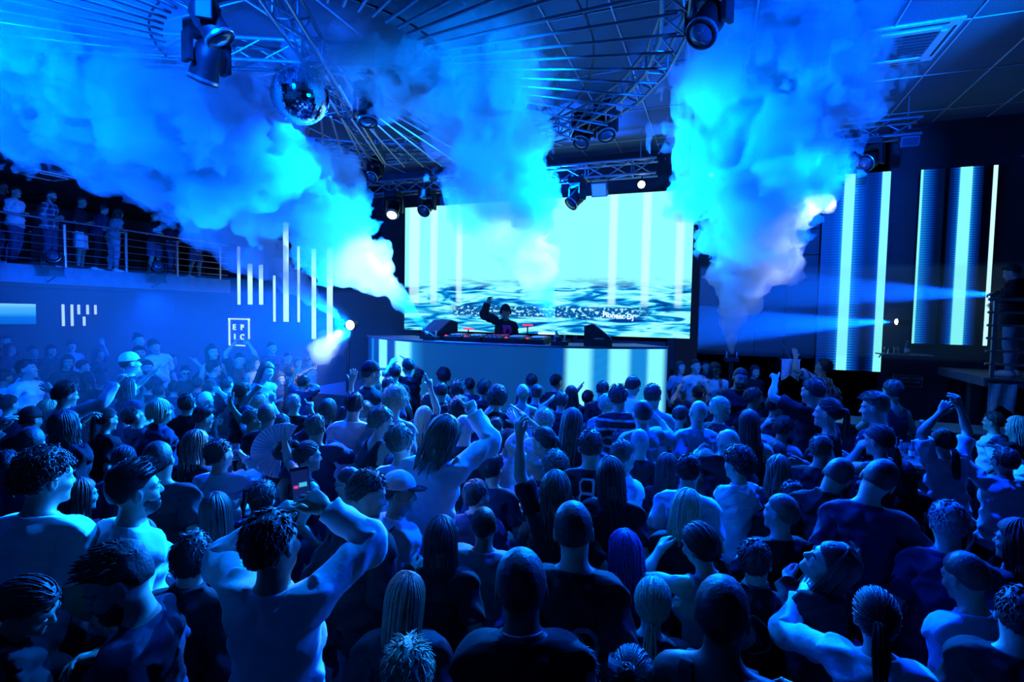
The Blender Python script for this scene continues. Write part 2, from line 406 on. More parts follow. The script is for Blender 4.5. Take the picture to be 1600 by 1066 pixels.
def build_garment(C, kind, fem):
    """a garment is the body's own field pushed outwards and cut at hem, cuffs and neck"""
    G = Field(C.xs, C.ys, C.zs); G.f = C.f.copy()
    X, Y, Z = G.xs[:, None, None], G.ys[None, :, None], G.zs[None, None, :]
    sh = .150 if fem else .166
    def ellf(c, r):
        return (np.sqrt(((X - c[0]) / r[0]) ** 2 + ((Y - c[1]) / r[1]) ** 2 + ((Z - c[2]) / r[2]) ** 2) - 1) * min(r)
    if kind in ('tshirt', 'longsleeve', 'jacket'):
        loose = {'tshirt': .013, 'longsleeve': .009, 'jacket': .022}[kind]
        G.el((0, .0, 1.03), (.158 if fem else .168, .122, .26), .05)
        G.rc((0, -.01, 1.36), (.13, -.014, 1.365), .082, .070, .04)
        cut = {'tshirt': .385, 'longsleeve': .685, 'jacket': .685}[kind]
        if kind == 'tshirt': G.rc((sh, -.015, 1.40), (.39, -.015, 1.392), .054, .058, .03)
        else: G.rc((sh, -.015, 1.40), (.46, -.015, 1.396), .054, .047, .03); G.rc((.46, -.015, 1.396), (.69, -.004, 1.398), .047, .038, .03)
        f = G.f - np.maximum(loose + wrinkles(X, Y, Z), .0075)
        lim = np.maximum(np.maximum(X - cut, (.86 if kind != 'jacket' else .80) - Z), Z - (1.488 if kind != 'jacket' else 1.52))
        f = np.maximum(f, lim)
        f = np.maximum(f, -ellf((0, .010, 1.520), (.060, .070, .050)))
    elif kind == 'tank':
        f = G.f - .009 - wrinkles(X, Y, Z, .003)
        lim = np.maximum(np.maximum(X - (.118 if not fem else .105), .88 - Z), Z - 1.475)
        f = np.maximum(f, lim) if False else np.maximum(f, np.maximum(np.maximum(.88 - Z, Z - 1.475), np.where(Z > 1.27, X - .118, X - .20)))
        f = np.maximum(f, -ellf((0, .05, 1.49), (.078, .11, .13 if fem else .10)))
        f = np.maximum(f, -ellf((0, -.09, 1.50), (.075, .09, .13)))
    elif kind == 'top':        # strapless
        f = np.maximum(G.f - .008 - wrinkles(X, Y, Z, .003), np.maximum(np.maximum(.9 - Z, Z - 1.335), X - .19))
    elif kind in ('trousers', 'shorts'):
        lo = .09 if kind == 'trousers' else .52
        if kind == 'shorts': G.rc((.10, 0, .86), (.115, .005, .5), .098, .098, .03)
        f = np.maximum(G.f - .011 - wrinkles(X, Y, Z, .003), np.maximum(np.maximum(lo - Z, Z - 1.0), X - .26))
    elif kind == 'shoes':
        G.rc((.10, -.05, .035), (.118, .14, .022), .046, .036, .02)
        f = np.maximum(G.f - .010, np.maximum(Z - .10, -.004 - Z))
    G.f = f.astype(np.float32)
    return surface_nets(G.mirrored())

# skeleton: bone -> (parent, head position in the T pose)
BONES = {'pelvis': (None, (0, 0, .95)), 'spine': ('pelvis', (0, -.01, 1.06)), 'chest': ('spine', (0, -.01, 1.22)), 'neck': ('chest', (0, -.022, 1.46)), 'head': ('neck', (0, -.008, 1.555))}
for _s, _n in ((1, 'R'), (-1, 'L')):
    BONES['clav' + _n] = ('chest', (.025 * _s, -.02, 1.41)); BONES['upper' + _n] = ('clav' + _n, (.163 * _s, -.015, 1.402))
    BONES['fore' + _n] = ('upper' + _n, (.455 * _s, -.015, 1.40)); BONES['twist' + _n] = ('fore' + _n, (.455 * _s, -.015, 1.40))
    BONES['hand' + _n] = ('twist' + _n, (.712 * _s, -.003, 1.40))
    for _k in range(4):
        b, m_, t = finger_pts(_k)
        BONES[f'f{_k}a' + _n] = ('hand' + _n, (b[0] * _s, b[1], b[2])); BONES[f'f{_k}b' + _n] = (f'f{_k}a' + _n, (m_[0] * _s, m_[1], m_[2]))
    BONES['tha' + _n] = ('hand' + _n, (THUMB[0][0] * _s, THUMB[0][1], THUMB[0][2])); BONES['thb' + _n] = ('tha' + _n, (THUMB[1][0] * _s, THUMB[1][1], THUMB[1][2]))
    BONES['thigh' + _n] = ('pelvis', (.092 * _s, 0, .91)); BONES['shin' + _n] = ('thigh' + _n, (.10 * _s, .008, .50)); BONES['foot' + _n] = ('shin' + _n, (.10 * _s, -.02, .09))
BN = list(BONES); BI = {b: i for i, b in enumerate(BN)}

def weights(V):
    W = np.zeros((len(V), len(BN)))
    x, y, z = V[:, 0], V[:, 1], V[:, 2]; ax = np.abs(x)
    zz = z + .75 * np.clip(y - .02, 0, .1) * (z > 1.40)
    a1, a2, a3, a4 = sm(z, .98, 1.12), sm(z, 1.13, 1.30), sm(z, 1.44, 1.51), sm(zz, 1.525, 1.595)
    core = {'pelvis': 1 - a1, 'spine': a1 * (1 - a2), 'chest': a2 * (1 - a3), 'neck': a3 * (1 - a4), 'head': a4}
    arm = sm(ax, .115, .205) * sm(z, 1.25, 1.345)
    arm = np.where((ax > .23) & (z > 1.2), 1, arm); arm = np.where(z < 1.2, 0, arm); arm = np.where(z > 1.5, 0, arm)
    clav = sm(ax, .03, .12) * sm(z, 1.34, 1.42) * (1 - sm(z, 1.47, 1.52)) * (1 - arm) * .8
    leg = (1 - sm(z, .80, .985)); 
    for b, w in core.items(): W[:, BI[b]] = w * (1 - arm - clav) * (1 - leg)
    for s, n in ((1, 'R'), (-1, 'L')):
        side = (x * s > 0).astype(float)
        W[:, BI['clav' + n]] = clav * side
        e, h = sm(ax, .425, .49), sm(ax, .694, .735)
        tw = np.clip((ax - .49) / .20, 0, 1)
        A = arm * side
        W[:, BI['upper' + n]] = A * (1 - e)
        W[:, BI['fore' + n]] = A * e * (1 - h) * (1 - tw); W[:, BI['twist' + n]] = A * e * (1 - h) * tw
        hand = A * h
        # nearest finger
        ds = []
        for k in range(4):
            b, m_, t = finger_pts(k); ab = t - b
            P = np.stack([ax, y, z], 1) - b; hh = np.clip(P @ ab / (ab @ ab), 0, 1)
            ds.append(np.linalg.norm(P - hh[:, None] * ab, axis=1))
        P = np.stack([ax, y, z], 1) - THUMB[0]; ab = THUMB[2] - THUMB[0]; hh = np.clip(P @ ab / (ab @ ab), 0, 1)
        ds.append(np.linalg.norm(P - hh[:, None] * ab, axis=1) * 1.15)
        near = np.argmin(np.stack(ds, 1), 1)
        for k in range(4):
            b, m_, t = finger_pts(k); d = (t - b) / np.linalg.norm(t - b); L = np.linalg.norm(t - b)
            u = (np.stack([ax, y, z], 1) - b) @ d
            fa = sm(u, -.008, .008) * (near == k); fb = sm(u, L * .5 - .007, L * .5 + .007)
            W[:, BI[f'f{k}a' + n]] = hand * fa * (1 - fb); W[:, BI[f'f{k}b' + n]] = hand * fa * fb
        d = (THUMB[2] - THUMB[0]); L = np.linalg.norm(d); d /= L
        u = (np.stack([ax, y, z], 1) - THUMB[0]) @ d
        ta = sm(u, .0, .02) * (near == 4); tb = sm(u, L * .5 - .007, L * .5 + .007)
        W[:, BI['tha' + n]] = hand * ta * (1 - tb); W[:, BI['thb' + n]] = hand * ta * tb
        used = sum(W[:, BI[q + n]] for q in ('f0a', 'f0b', 'f1a', 'f1b', 'f2a', 'f2b', 'f3a', 'f3b', 'tha', 'thb'))
        W[:, BI['hand' + n]] = hand - used
        lr = sm(x * s, -.025, .025); kn, an = sm(z, .455, .545), sm(z, .07, .13)
        Lw = leg * lr * (1 - arm)
        W[:, BI['thigh' + n]] = Lw * kn; W[:, BI['shin' + n]] = Lw * (1 - kn) * an; W[:, BI['foot' + n]] = Lw * (1 - kn) * (1 - an)
    W = np.clip(W, 0, None)
    return W / W.sum(1, keepdims=True)

def rot(axis, deg):
    return np.array(Matrix.Rotation(math.radians(deg), 3, axis if isinstance(axis, str) else Vector(axis)))

FINGERS = {'open': (4, 4, 4, 4, 0, 0), 'relax': (22, 25, 28, 32, 10, 15), 'fist': (80, 82, 84, 86, 35, 45), 'hold': (48, 48, 50, 52, 20, 25),
           'point': (4, 78, 82, 84, 35, 40), 'peace': (3, 3, 84, 86, 35, 45), 'horns': (3, 80, 82, 5, 30, 40), 'half': (35, 30, 38, 44, 5, 10)}

def solve_pose(P):
    """P: pose dict -> {bone: 4x4 global}, in the local space of the unscaled person"""
    M, L = {}, {b: np.eye(3) for b in BN}
    L['pelvis'] = rot('X', P.get('hipp', 0)) @ rot('Z', 0)
    b, r, t = P.get('bend', 0), P.get('roll', 0), P.get('twist', 0)   # bend > 0 leans forward
    for bn, f in (('spine', .5), ('chest', .5)):
        L[bn] = rot('Z', t * f) @ rot('X', -b * f) @ rot('Y', r * f)
    hy, hp, hr = P.get('hy', 0), P.get('hp', 0), P.get('hr', 0)       # hp > 0 looks up
    for bn, f in (('neck', .4), ('head', .6)):
        L[bn] = rot('Z', hy * f) @ rot('X', hp * f) @ rot('Y', hr * f)
    st = P.get('step', 0)
    for s, n in ((1, 'R'), (-1, 'L')):
        L['thigh' + n] = rot('X', st * s) @ rot('Y', -P.get('stance', 3) * s); L['shin' + n] = rot('X', -abs(st) * .9); L['foot' + n] = rot('X', max(0, -st * s) * .3)
    cr = P.get('crouch', 0)
    if cr > 0:
        a = math.degrees(math.acos(max(0, 1 - cr / .82)))
        for n in 'RL': L['thigh' + n] = rot('X', a) @ L['thigh' + n]; L['shin' + n] = rot('X', -2 * a); L['foot' + n] = rot('X', a)
    def glob(bn):
        par, h = BONES[bn]; h = np.array(h)
        if par is None: T = np.eye(4); T[:3, :3] = L[bn]; T[:3, 3] = h - L[bn] @ h - np.array([0, 0, cr]); return T
        A = np.eye(4); A[:3, :3] = L[bn]; A[:3, 3] = h - L[bn] @ h
        return M[par] @ A
    for bn in ('pelvis', 'spine', 'chest', 'neck', 'head', 'thighR', 'shinR', 'footR', 'thighL', 'shinL', 'footL'): M[bn] = glob(bn)
    for s, n in ((1, 'R'), (-1, 'L')):
        par = 'chest'
        tgt = P.get('arm' + n); C = M['chest']
        if tgt is None: tgt = ('local', (.13 * s, .10, -.50))
        S0 = (C @ np.array([*BONES['upper' + n][1], 1]))[:3]
        T = S0 + np.array(tgt[1]) if tgt[0] == 'local' else np.array(tgt[1])
        d = T - S0; el = d[2] / (np.linalg.norm(d) + 1e-6)
        L['clav' + n] = rot('Y', -s * ((8 + 20 * el) if el > -.4 else -7)) @ rot('Z', s * 14 * np.clip(d[1] * 2, -.4, 1))
        M['clav' + n] = glob('clav' + n)
        S = (M['clav' + n] @ np.array([*BONES['upper' + n][1], 1]))[:3]
        l1, l2 = .292, .257 + .075
        d = T - S; D = np.linalg.norm(d); u = d / D; D = float(np.clip(D, .20, (l1 + l2) * .985))
        pole = P.get('pole' + n)
        if pole is None: pole = np.array([.8 * s if el > -.5 else .25 * s, -.8 if el < -.3 else -.15, -.5]) if el < .4 else np.array([.9 * s, .25, -.2])
        pole = np.array(pole, float); pole = pole - u * (pole @ u); pole /= np.linalg.norm(pole) + 1e-9
        c = (l1 * l1 + D * D - l2 * l2) / (2 * l1 * D); c = np.clip(c, -1, 1)
        E = S + u * l1 * c + pole * l1 * math.sqrt(1 - c * c)
        H = S + u * D
        a = (E - S) / np.linalg.norm(E - S); f = (H - E) / np.linalg.norm(H - E)
        hinge = np.cross(a, f) * s
        if np.linalg.norm(hinge) < 1e-4: hinge = np.cross(a, -pole) * s
        hinge /= np.linalg.norm(hinge); hz = hinge            # maps rest +Z
        def frame(x, z): return np.stack([x * s, np.cross(z, x * s), z], 1)
        def place(bn, Rm, origin):
            h = np.array(BONES[bn][1]); A = np.eye(4); A[:3, :3] = Rm; A[:3, 3] = origin - Rm @ h; M[bn] = A
        RU, RF = frame(a, hz), frame(f, hz)
        place('upper' + n, RU, S); place('fore' + n, RF, E)
        tw = P.get('tw' + n, 0) * s                            # forearm twist, degrees about the forearm
        RT = np.array(Matrix.Rotation(math.radians(tw), 3, Vector(f))) @ RF
        place('twist' + n, RT, E)
        W0 = E + f * .257
        hb = P.get('hb' + n, 0)                                # wrist bend towards the palm
        RH = RT @ rot('Y', hb * s)
        place('hand' + n, RH, W0)
        fp = FINGERS[P.get('fing' + n, 'relax')]
        for k in range(4):
            L[f'f{k}a' + n] = rot('Y', fp[k] * s); L[f'f{k}b' + n] = rot('Y', fp[k] * 1.15 * s)
            M[f'f{k}a' + n] = glob(f'f{k}a' + n); M[f'f{k}b' + n] = glob(f'f{k}b' + n)
        L['tha' + n] = rot('Z', -s * fp[4]) @ rot('Y', s * fp[4]); L['thb' + n] = rot('Z', -s * fp[5])
        M['tha' + n] = glob('tha' + n); M['thb' + n] = glob('thb' + n)
    return M

def skin(V, W, M):
    Ms = np.stack([M[b] for b in BN])                # (B,4,4)
    A = np.tensordot(W, Ms[:, :3, :], axes=(1, 0))   # (n,3,4)
    return np.einsum('nij,nj->ni', A[:, :, :3], V) + A[:, :, 3]

LIB = {}
def make_library():
    for fem in (0, 1):
        V, Q, C = build_body(fem)
        for lod, n in ((0, 15000), (1, 7000), (2, 3000)):
            LIB['body', fem, lod] = decimate(V, Q, n)
        for kind in ('tshirt', 'longsleeve', 'jacket', 'tank', 'top', 'trousers', 'shorts', 'shoes'):
            if kind == 'top' and not fem: continue
            gv, gq = build_garment(C, kind, fem)
            for lod, n in ((0, 8500), (1, 2800), (2, 1100)) if kind not in ('trousers', 'shorts', 'shoes') else ((0, 1500), (1, 1000), (2, 600)):
                LIB[kind, fem, lod] = decimate(gv, gq, n)
    for k in list(LIB):
        v, t = LIB[k]; LIB[k] = (v, t, weights(v))
# ------------------------------------------------------------------ hair: scalp shell plus tapered locks, in head coordinates of the T pose
SC, SR = np.array([0, -.014, 1.663]), np.array([.080, .101, .103])
def fib(n):
    i = np.arange(n) + .5
    z = 1 - 2 * i / n; a = math.pi * (1 + 5 ** .5) * i; r = np.sqrt(1 - z * z)
    return np.stack([r * np.cos(a), r * np.sin(a), z], 1)
def hairline(d, high=0.):
    """>0 where hair grows: low on the nape, up over the ears, high at the forehead"""
    t = -.62 + .62 * sm(d[..., 1], -.55, .10) + .42 * sm(d[..., 1], .15, .80) + high
    return d[..., 2] - t
class Tris:
    def __init__(s): s.v, s.f, s.n = [], [], 0
    def add(s, V, F): s.v.append(np.asarray(V, float)); s.f.append(np.asarray(F, int) + s.n); s.n += len(V)
    def lock(s, pts, r0, r1, side, flat=.45):
        """a tapered three-sided strand along pts"""
        pts = np.asarray(pts, float); m = len(pts)
        tg = np.gradient(pts, axis=0); tg /= np.linalg.norm(tg, axis=1)[:, None] + 1e-9
        a = np.cross(tg, side); a /= np.linalg.norm(a, axis=1)[:, None] + 1e-9
        b = np.cross(tg, a)
        u = np.linspace(0, 1, m); r = (r0 + (r1 - r0) * u ** 1.5)[:, None]
        ring = [pts + r * (math.cos(t) * b + flat * math.sin(t) * a) for t in (0, 2.094, 4.189)]
        V = np.stack(ring, 1).reshape(-1, 3); F = []
        for k in range(m - 1):
            for j in range(3):
                p, q = k * 3 + j, k * 3 + (j + 1) % 3
                F += [(p, q, q + 3), (p, q + 3, p + 3)]
        s.add(V, F)
    def arrays(s): return np.concatenate(s.v), np.concatenate(s.f)

def shell(off=.010, high=0., bump=.0025, freq=60, sides=None, n=2600, groove=False):
    """scalp cap grown on the cranium"""
    F = Field(np.linspace(-.13, .13, 40), np.linspace(-.16, .15, 46), np.linspace(1.50, 1.82, 48))
    X, Y, Z = F.xs[:, None, None], F.ys[None, :, None], F.zs[None, None, :]
    q = np.sqrt(((X - SC[0]) / SR[0]) ** 2 + ((Y - SC[1]) / SR[1]) ** 2 + ((Z - SC[2]) / SR[2]) ** 2)
    D = np.stack(np.broadcast_arrays((X - SC[0]) / SR[0] / q, (Y - SC[1]) / SR[1] / q, (Z - SC[2]) / SR[2] / q), -1)
    o = off
    if sides is not None: o = sides + (off - sides) * sm(D[..., 2], .25, .55)
    if groove: b = bump * np.sin(freq * np.arctan2(D[..., 0], -.35 - D[..., 1] * .2 + np.abs(D[..., 2]) + .2))
    else: b = bump * (np.sin(freq * X + 2 * np.sin(.8 * freq * Y)) + np.sin(freq * Y + 3) * np.sin(freq * Z + 1))
    f = (q - 1) * SR.min() - o - b
    f = np.maximum(f, -hairline(D, high) * .07)
    F.f = f.astype(np.float32)
    V, Q = surface_nets(F)
    return decimate(V, Q, n)

HAIR = {}
def scalp(n, rnd, high=0.):
    d = fib(n) + rnd.normal(0, .04, (n, 3)); d /= np.linalg.norm(d, axis=1)[:, None]
    d = d[hairline(d, high) > .02]
    return d, SC + d * SR
def make_hair():
    rnd = np.random.RandomState(7)
    up = np.array([0, 0, 1.])
    def finish(name, T, side=None):
        V, F = T.arrays(); me = mesh_np('hair_' + name, V, F); HAIR[name] = me
    for name, n, L, off, stick in (('short', 420, .030, .008, .5), ('swept', 420, .050, .011, .25), ('messy', 480, .060, .014, .38), ('spiky', 460, .048, .012, .75)):
        T = Tris(); T.add(*shell(off))
        d, p = scalp(n, rnd)
        for dd, pp in zip(d, p):
            flow = np.array([.25 * dd[0] + (.25 if name == 'swept' else 0), -.25 if dd[1] < .3 else .5, -.55 + .5 * max(dd[2], 0)]) + rnd.normal(0, .3, 3)
            flow -= dd * (flow @ dd); flow /= np.linalg.norm(flow)
            l = L * rnd.uniform(.7, 1.25) * (.55 + .45 * max(0, dd[2] + .3)); dv = dd * stick + flow * (1 - stick * .5); dv /= np.linalg.norm(dv)
            q = [pp + dd * .003, pp + dd * (.006 + .4 * stick * l) + flow * l * .35, pp + dd * (.006 + .7 * stick * l) + flow * l * .8 - up * l * .06]
            T.lock(q, .0085, .0015, dd)
        finish(name, T)
    T = Tris(); T.add(*shell(.0042, bump=.0006, freq=160)); finish('buzz', T)
    T = Tris(); T.add(*shell(.016, sides=.003, bump=.002))
    d, p = scalp(520, rnd)
    for dd, pp in zip(d, p):
        if dd[2] < .40: continue
        flow = np.array([rnd.normal(.1, .3), .7, .2]); l = .04 * rnd.uniform(.7, 1.3)
        T.lock([pp + dd * .008, pp + dd * .022 + flow * l * .3, pp + dd * .024 + flow * l * .8], .0085, .0015, dd)
    finish('fade', T)
    for name, n, R_, off, jit in (('curly', 300, .013, .016, .010), ('bigcurly', 300, .017, .030, .016)):
        T = Tris(); T.add(*shell(off))
        d, p = scalp(n, rnd)
        for dd, pp in zip(d, p):
            c = pp + dd * (off + rnd.uniform(-.004, jit)); a = np.cross(dd, rnd.normal(0, 1, 3)); a /= np.linalg.norm(a); b = np.cross(dd, a)
            ax = dd * rnd.uniform(.3, 1) + a * rnd.normal(0, .6); t = np.linspace(0, rnd.uniform(6, 9), 9)
            r = R_ * rnd.uniform(.6, 1.1)
            q = c + np.cos(t)[:, None] * a * r + np.sin(t)[:, None] * b * r + (t / 9)[:, None] * ax * .018
            T.lock(q, .0045, .0022, dd, 1.)
        finish(name, T)
    T = Tris(); T.add(*shell(.040, bump=.004, freq=110))
    d, p = scalp(460, rnd)
    for dd, pp in zip(d, p):
        q = pp + dd * .034; w = rnd.normal(0, .008, 3)
        T.lock([q, q + dd * .012 + w, q + dd * .018 - w, q + dd * .03 + w], .006, .001, dd + .1)
    finish('afro', T)
    def falling(name, n, zend, wave, spread, off=.012, part=0., behind=True, front=0.):
        T = Tris(); T.add(*shell(off, groove=True, freq=34, bump=.0015))
        th = np.linspace(0, 2 * math.pi, n, endpoint=False)
        for k, a in enumerate(th):
            for lay in (0, 1):
                a2 = a + rnd.normal(0, .04)
                dx, dy = math.sin(a2), -math.cos(a2)          # a2 = 0 is straight back
                if dy > .35 + front: continue
                pts = []
                top = np.array([part * .03, .02 - .02 * lay, 1.776 + off * .6])
                ze = zend + rnd.uniform(-.05, .04) + .10 * max(0, dy)
                for t in np.linspace(0, 1, 12):
                    if t < .45:
                        e = math.radians(88 - t / .45 * 92); c = math.cos(e)
                        q = SC + SR * np.array([dx * c, dy * c, math.sin(e)]) * (1.10 + off * 4 - .03 * lay)
                    else:
                        u = (t - .45) / .55; base = SC + SR * np.array([dx, dy, 0]) * (1.10 + off * 4 - .03 * lay)
                        q = np.array([base[0] * (1 + spread * u), base[1] * (1 - .1 * u) - .012 * u, base[2] + (ze - base[2]) * u])
                    q = q + wave * np.array([math.sin(t * 17 + k * .9), math.cos(t * 15 + k), 0]) * t
                    pts.append(q)
                T.lock(pts, .0165, .006, np.array([dx, dy, .05]), .35)
        finish(name, T)
    falling('long', 46, 1.24, .002, .12)
    falling('verylong', 46, 1.10, .002, .0)
    falling('wavy', 42, 1.30, .010, .25, .016)
    falling('bob', 46, 1.48, .002, .10, .014)
    falling('bowl', 50, 1.60, .001, .02, .016, front=.5)
    falling('shag', 44, 1.44, .007, .15, .016, front=.25)
    # tied back
    for name, tie, tail in (('ponytail', (0, -.118, 1.690), 'p'), ('lowtail', (0, -.112, 1.600), 'p'), ('bun', (0, -.110, 1.735), 'b')):
        T = Tris(); T.add(*shell(.007, groove=True, freq=30, bump=.0012)); tie = np.array(tie)
        d, p = scalp(260, rnd)
        for dd, pp in zip(d, p):
            pts = []
            for t in np.linspace(0, .9, 6):
                q = pp + (tie - pp) * t; e = (q - SC) / SR; e /= np.linalg.norm(e); pts.append(SC + e * SR * 1.115 * (1 - .0 * t) if t < .85 else q)
            T.lock(pts, .007, .003, dd)
        if tail == 'p':
            for k in range(34):
                a = rnd.uniform(0, 6.28); r = math.sqrt(rnd.uniform(0, 1)); L = rnd.uniform(.24, .31)
                pts = []
                for t in np.linspace(0, 1, 9):
                    rad = .030 * r * (.35 + 1.2 * t * (1.25 - t) * 1.6) + .002
                    pts.append(tie + np.array([math.cos(a) * rad, -.030 * math.sin(min(1, t * 3) * 1.57) * (1.3 - .5 * t) + math.sin(a) * rad * .7, -L * max(0, t - .06) ** 1.1 + .012 * math.sin(min(1, t * 5) * 3.14)]))
                T.lock(pts, .010, .003, np.array([math.cos(a), math.sin(a), 0.1]), .5)
        else:
            for k in range(40):
                a = rnd.uniform(0, 6.28); c = tie + np.array([0, -.012, .02]); ax = rnd.normal(0, 1, 3); ax /= np.linalg.norm(ax); b = np.cross(ax, rnd.normal(0, 1, 3)); b /= np.linalg.norm(b); e = np.cross(ax, b)
                T.lock([c + .034 * (math.cos(t) * b + math.sin(t) * e) for t in np.linspace(0, 2.6, 7)], .009, .004, ax)
        finish(name, T)
    # caps: crown and brim as separate meshes
    F = Field(np.linspace(-.13, .13, 40), np.linspace(-.16, .22, 52), np.linspace(1.6, 1.82, 40))
    X, Y, Z = F.xs[:, None, None], F.ys[None, :, None], F.zs[None, None, :]
    q = np.sqrt((X / .092) ** 2 + ((Y + .012) / .114) ** 2 + ((Z - 1.672) / .118) ** 2)
    seam = .0015 * np.cos(6 * np.arctan2(X, Y + .012))
    F.f = np.maximum((q - 1) * .092 - seam, 1.672 - .10 * (Y < -9) - Z).astype(np.float32); HAIR['cap_crown'] = mesh_np('cap_crown', *decimate(*surface_nets(F), 1400))
    f = np.sqrt((X / .082) ** 2 + ((Y - .085) / .092) ** 2) - 1
    zc = 1.676 + .012 - 1.6 * X * X - .10 * (Y - .08)
    F.f = np.maximum(np.maximum(f * .08, np.abs(Z - zc) - .0045), .05 - Y).astype(np.float32); HAIR['cap_brim'] = mesh_np('cap_brim', *decimate(*surface_nets(F), 500))
    # glasses, eyes, brows, beard
    T = Tris()
    for s in (1, -1):
        c = np.array([.032 * s, .100, 1.638]); t = np.linspace(0, 2 * math.pi, 15)
        T.lock(np.stack([c[0] + .023 * np.cos(t), c[1] - .012 * np.abs(np.cos(t)) * (np.cos(t) * s > 0), c[2] + .017 * np.sin(t)], 1), .0022, .0022, np.array([0, 1, .01]), 1)
        T.lock([(.055 * s, .092, 1.642), (.079 * s, .05, 1.645), (.084 * s, -.01, 1.645)], .0022, .002, np.array([1, 0, .01]), 1)
    T.lock([(-.010, .104, 1.641), (0, .107, 1.644), (.010, .104, 1.641)], .002, .002, np.array([0, 1, .01]), 1)
    V, F_ = T.arrays(); HAIR['glasses'] = mesh_np('glasses', V, F_)
    T = Tris()
    for s in (1, -1):
        t = np.linspace(0, 2 * math.pi, 13)[:-1]; c = np.array([.032 * s, .099, 1.637])
        V = np.concatenate([[c + (0, .003, 0)], np.stack([c[0] + .024 * np.cos(t), c[1] - .010 * (np.abs(np.cos(t)) ** 2), c[2] + .018 * np.sin(t)], 1)]); T.add(V, [(0, 1 + k, 1 + (k + 1) % 12) for k in range(12)])
    V, F_ = T.arrays(); HAIR['lenses'] = mesh_np('lenses', V, F_)
    T = Tris()
    for s in (1, -1):
        g = fib(40); V = np.array([.032 * s, .0765, 1.640]) + g * .0145 * np.array([1.05, .98, .62])
        import itertools
        u, v = np.meshgrid(np.linspace(0, 2 * math.pi, 9)[:-1], np.linspace(.0, math.pi, 6))
        V = np.array([.032 * s, .0765, 1.640]) + np.stack([np.sin(v) * np.cos(u) * .0152, np.cos(v) * .0150, np.sin(v) * np.sin(u) * .0085], -1).reshape(-1, 3)
        T.add(V, [f for a in range(5) for b in range(8) for f in ((a * 8 + b, a * 8 + (b + 1) % 8, a * 8 + 8 + (b + 1) % 8), (a * 8 + b, a * 8 + 8 + (b + 1) % 8, a * 8 + 8 + b))])
    V, F_ = T.arrays(); HAIR['eyes'] = mesh_np('eyes', V, F_)
    T = Tris()
    for s in (1, -1): T.lock([(.014 * s, .096, 1.660), (.032 * s, .095, 1.667), (.052 * s, .074, 1.660)], .0052, .0025, np.array([0, 1, .1]), .9)
    V, F_ = T.arrays(); HAIR['brows'] = mesh_np('brows', V, F_)
    F = Field(np.linspace(-.09, .09, 30), np.linspace(-.02, .13, 28), np.linspace(1.49, 1.64, 26))
    X, Y, Z = F.xs[:, None, None], F.ys[None, :, None], F.zs[None, None, :]
    G = Field(F.xs, F.ys, F.zs); G.el((0, .028, 1.600), (.0635, .0705, .088), .03); G.el((0, .052, 1.546), (.042, .048, .037), .025)
    b = G.f - .003 - .0012 * np.sin(190 * X) * np.sin(170 * Z)
    b = np.maximum(b, Z - 1.590 - .035 * (np.abs(X) > .045)); b = np.maximum(b, -(np.sqrt((X / .026) ** 2 + ((Z - 1.568) / .010) ** 2 + ((Y - .1) / .05) ** 2) - 1) * .01)
    F.f = b.astype(np.float32); HAIR['beard'] = mesh_np('beard', *decimate(*surface_nets(F), 700))
# ------------------------------------------------------------------ the shell of the hall
struct('floor', MB().box((-18, -3, -.1), (6.2, 15, 0)).mesh('floor'), M['floor'])
ceil_ob = struct('ceiling', MB().box((-18, -3, 5.96), (6.2, 15, 6.1)).mesh('ceiling'), M['wall'])
struct('wall_left', MB().box((-18.2, -3, 0), (-18, 15, 6)).mesh('wall_left'), M['wall'])
struct('wall_right', MB().box((6.2, -3, 0), (6.4, 15, 6)).mesh('wall_right'), M['wall'])
struct('wall_rear', MB().box((-18, -3.2, 0), (6.2, -3, 6)).mesh('wall_rear'), M['wall'])
struct('wall_back', MB().box((-18, 13.2, 0), (-7.9, 13.4, 6)).mesh('wall_back'), M['wall'])
struct('wall_stage', MB().box((-7.9, 11.25, 0), (-.95, 11.5, 6)).box((-7.9, 11.5, 0), (-7.7, 13.4, 6)).mesh('wall_stage'), M['wall'])
struct('wall_bar', MB().box((-.45, 14.8, 0), (6.2, 15, 6)).mesh('wall_bar'), M['wall'])
struct('wall_bar_side', MB().box((2.75, 11.1, 0), (6.2, 11.25, 6)).mesh('wall_bar_side'), M['wall'])
# suspended ceiling: one tile is one piece, thin rails in the joints
tile_me = MB().box((-.362, -.735, 0), (.362, .735, .03), .006).mesh('ceiling_tile')
tx = [-1.20 + .75 * k for k in range(-9, 9)]; ty = [.0 + 1.5 * k for k in range(0, 8)]
for x in tx:
    for y in ty: add('ceiling_tile', tile_me, M['tile'], ceil_ob, Matrix.Translation((x + .375, y + .75, 5.90)))
for x in tx: bar('ceiling_rail', (x, 0, 5.895), (x, 12, 5.895), .012, M['rail_light'], ceil_ob)
for y in ty: bar('ceiling_rail', (tx[0], y, 5.895), (tx[-1] + .75, y, 5.895), .008, M['rail_light'], ceil_ob)
# stage and its platform
stg = struct('floor_stage', MB().box((-7.6, 7.9, .02), (-.8, 11.2, .95), .01).mesh('stage'), M['wall'])
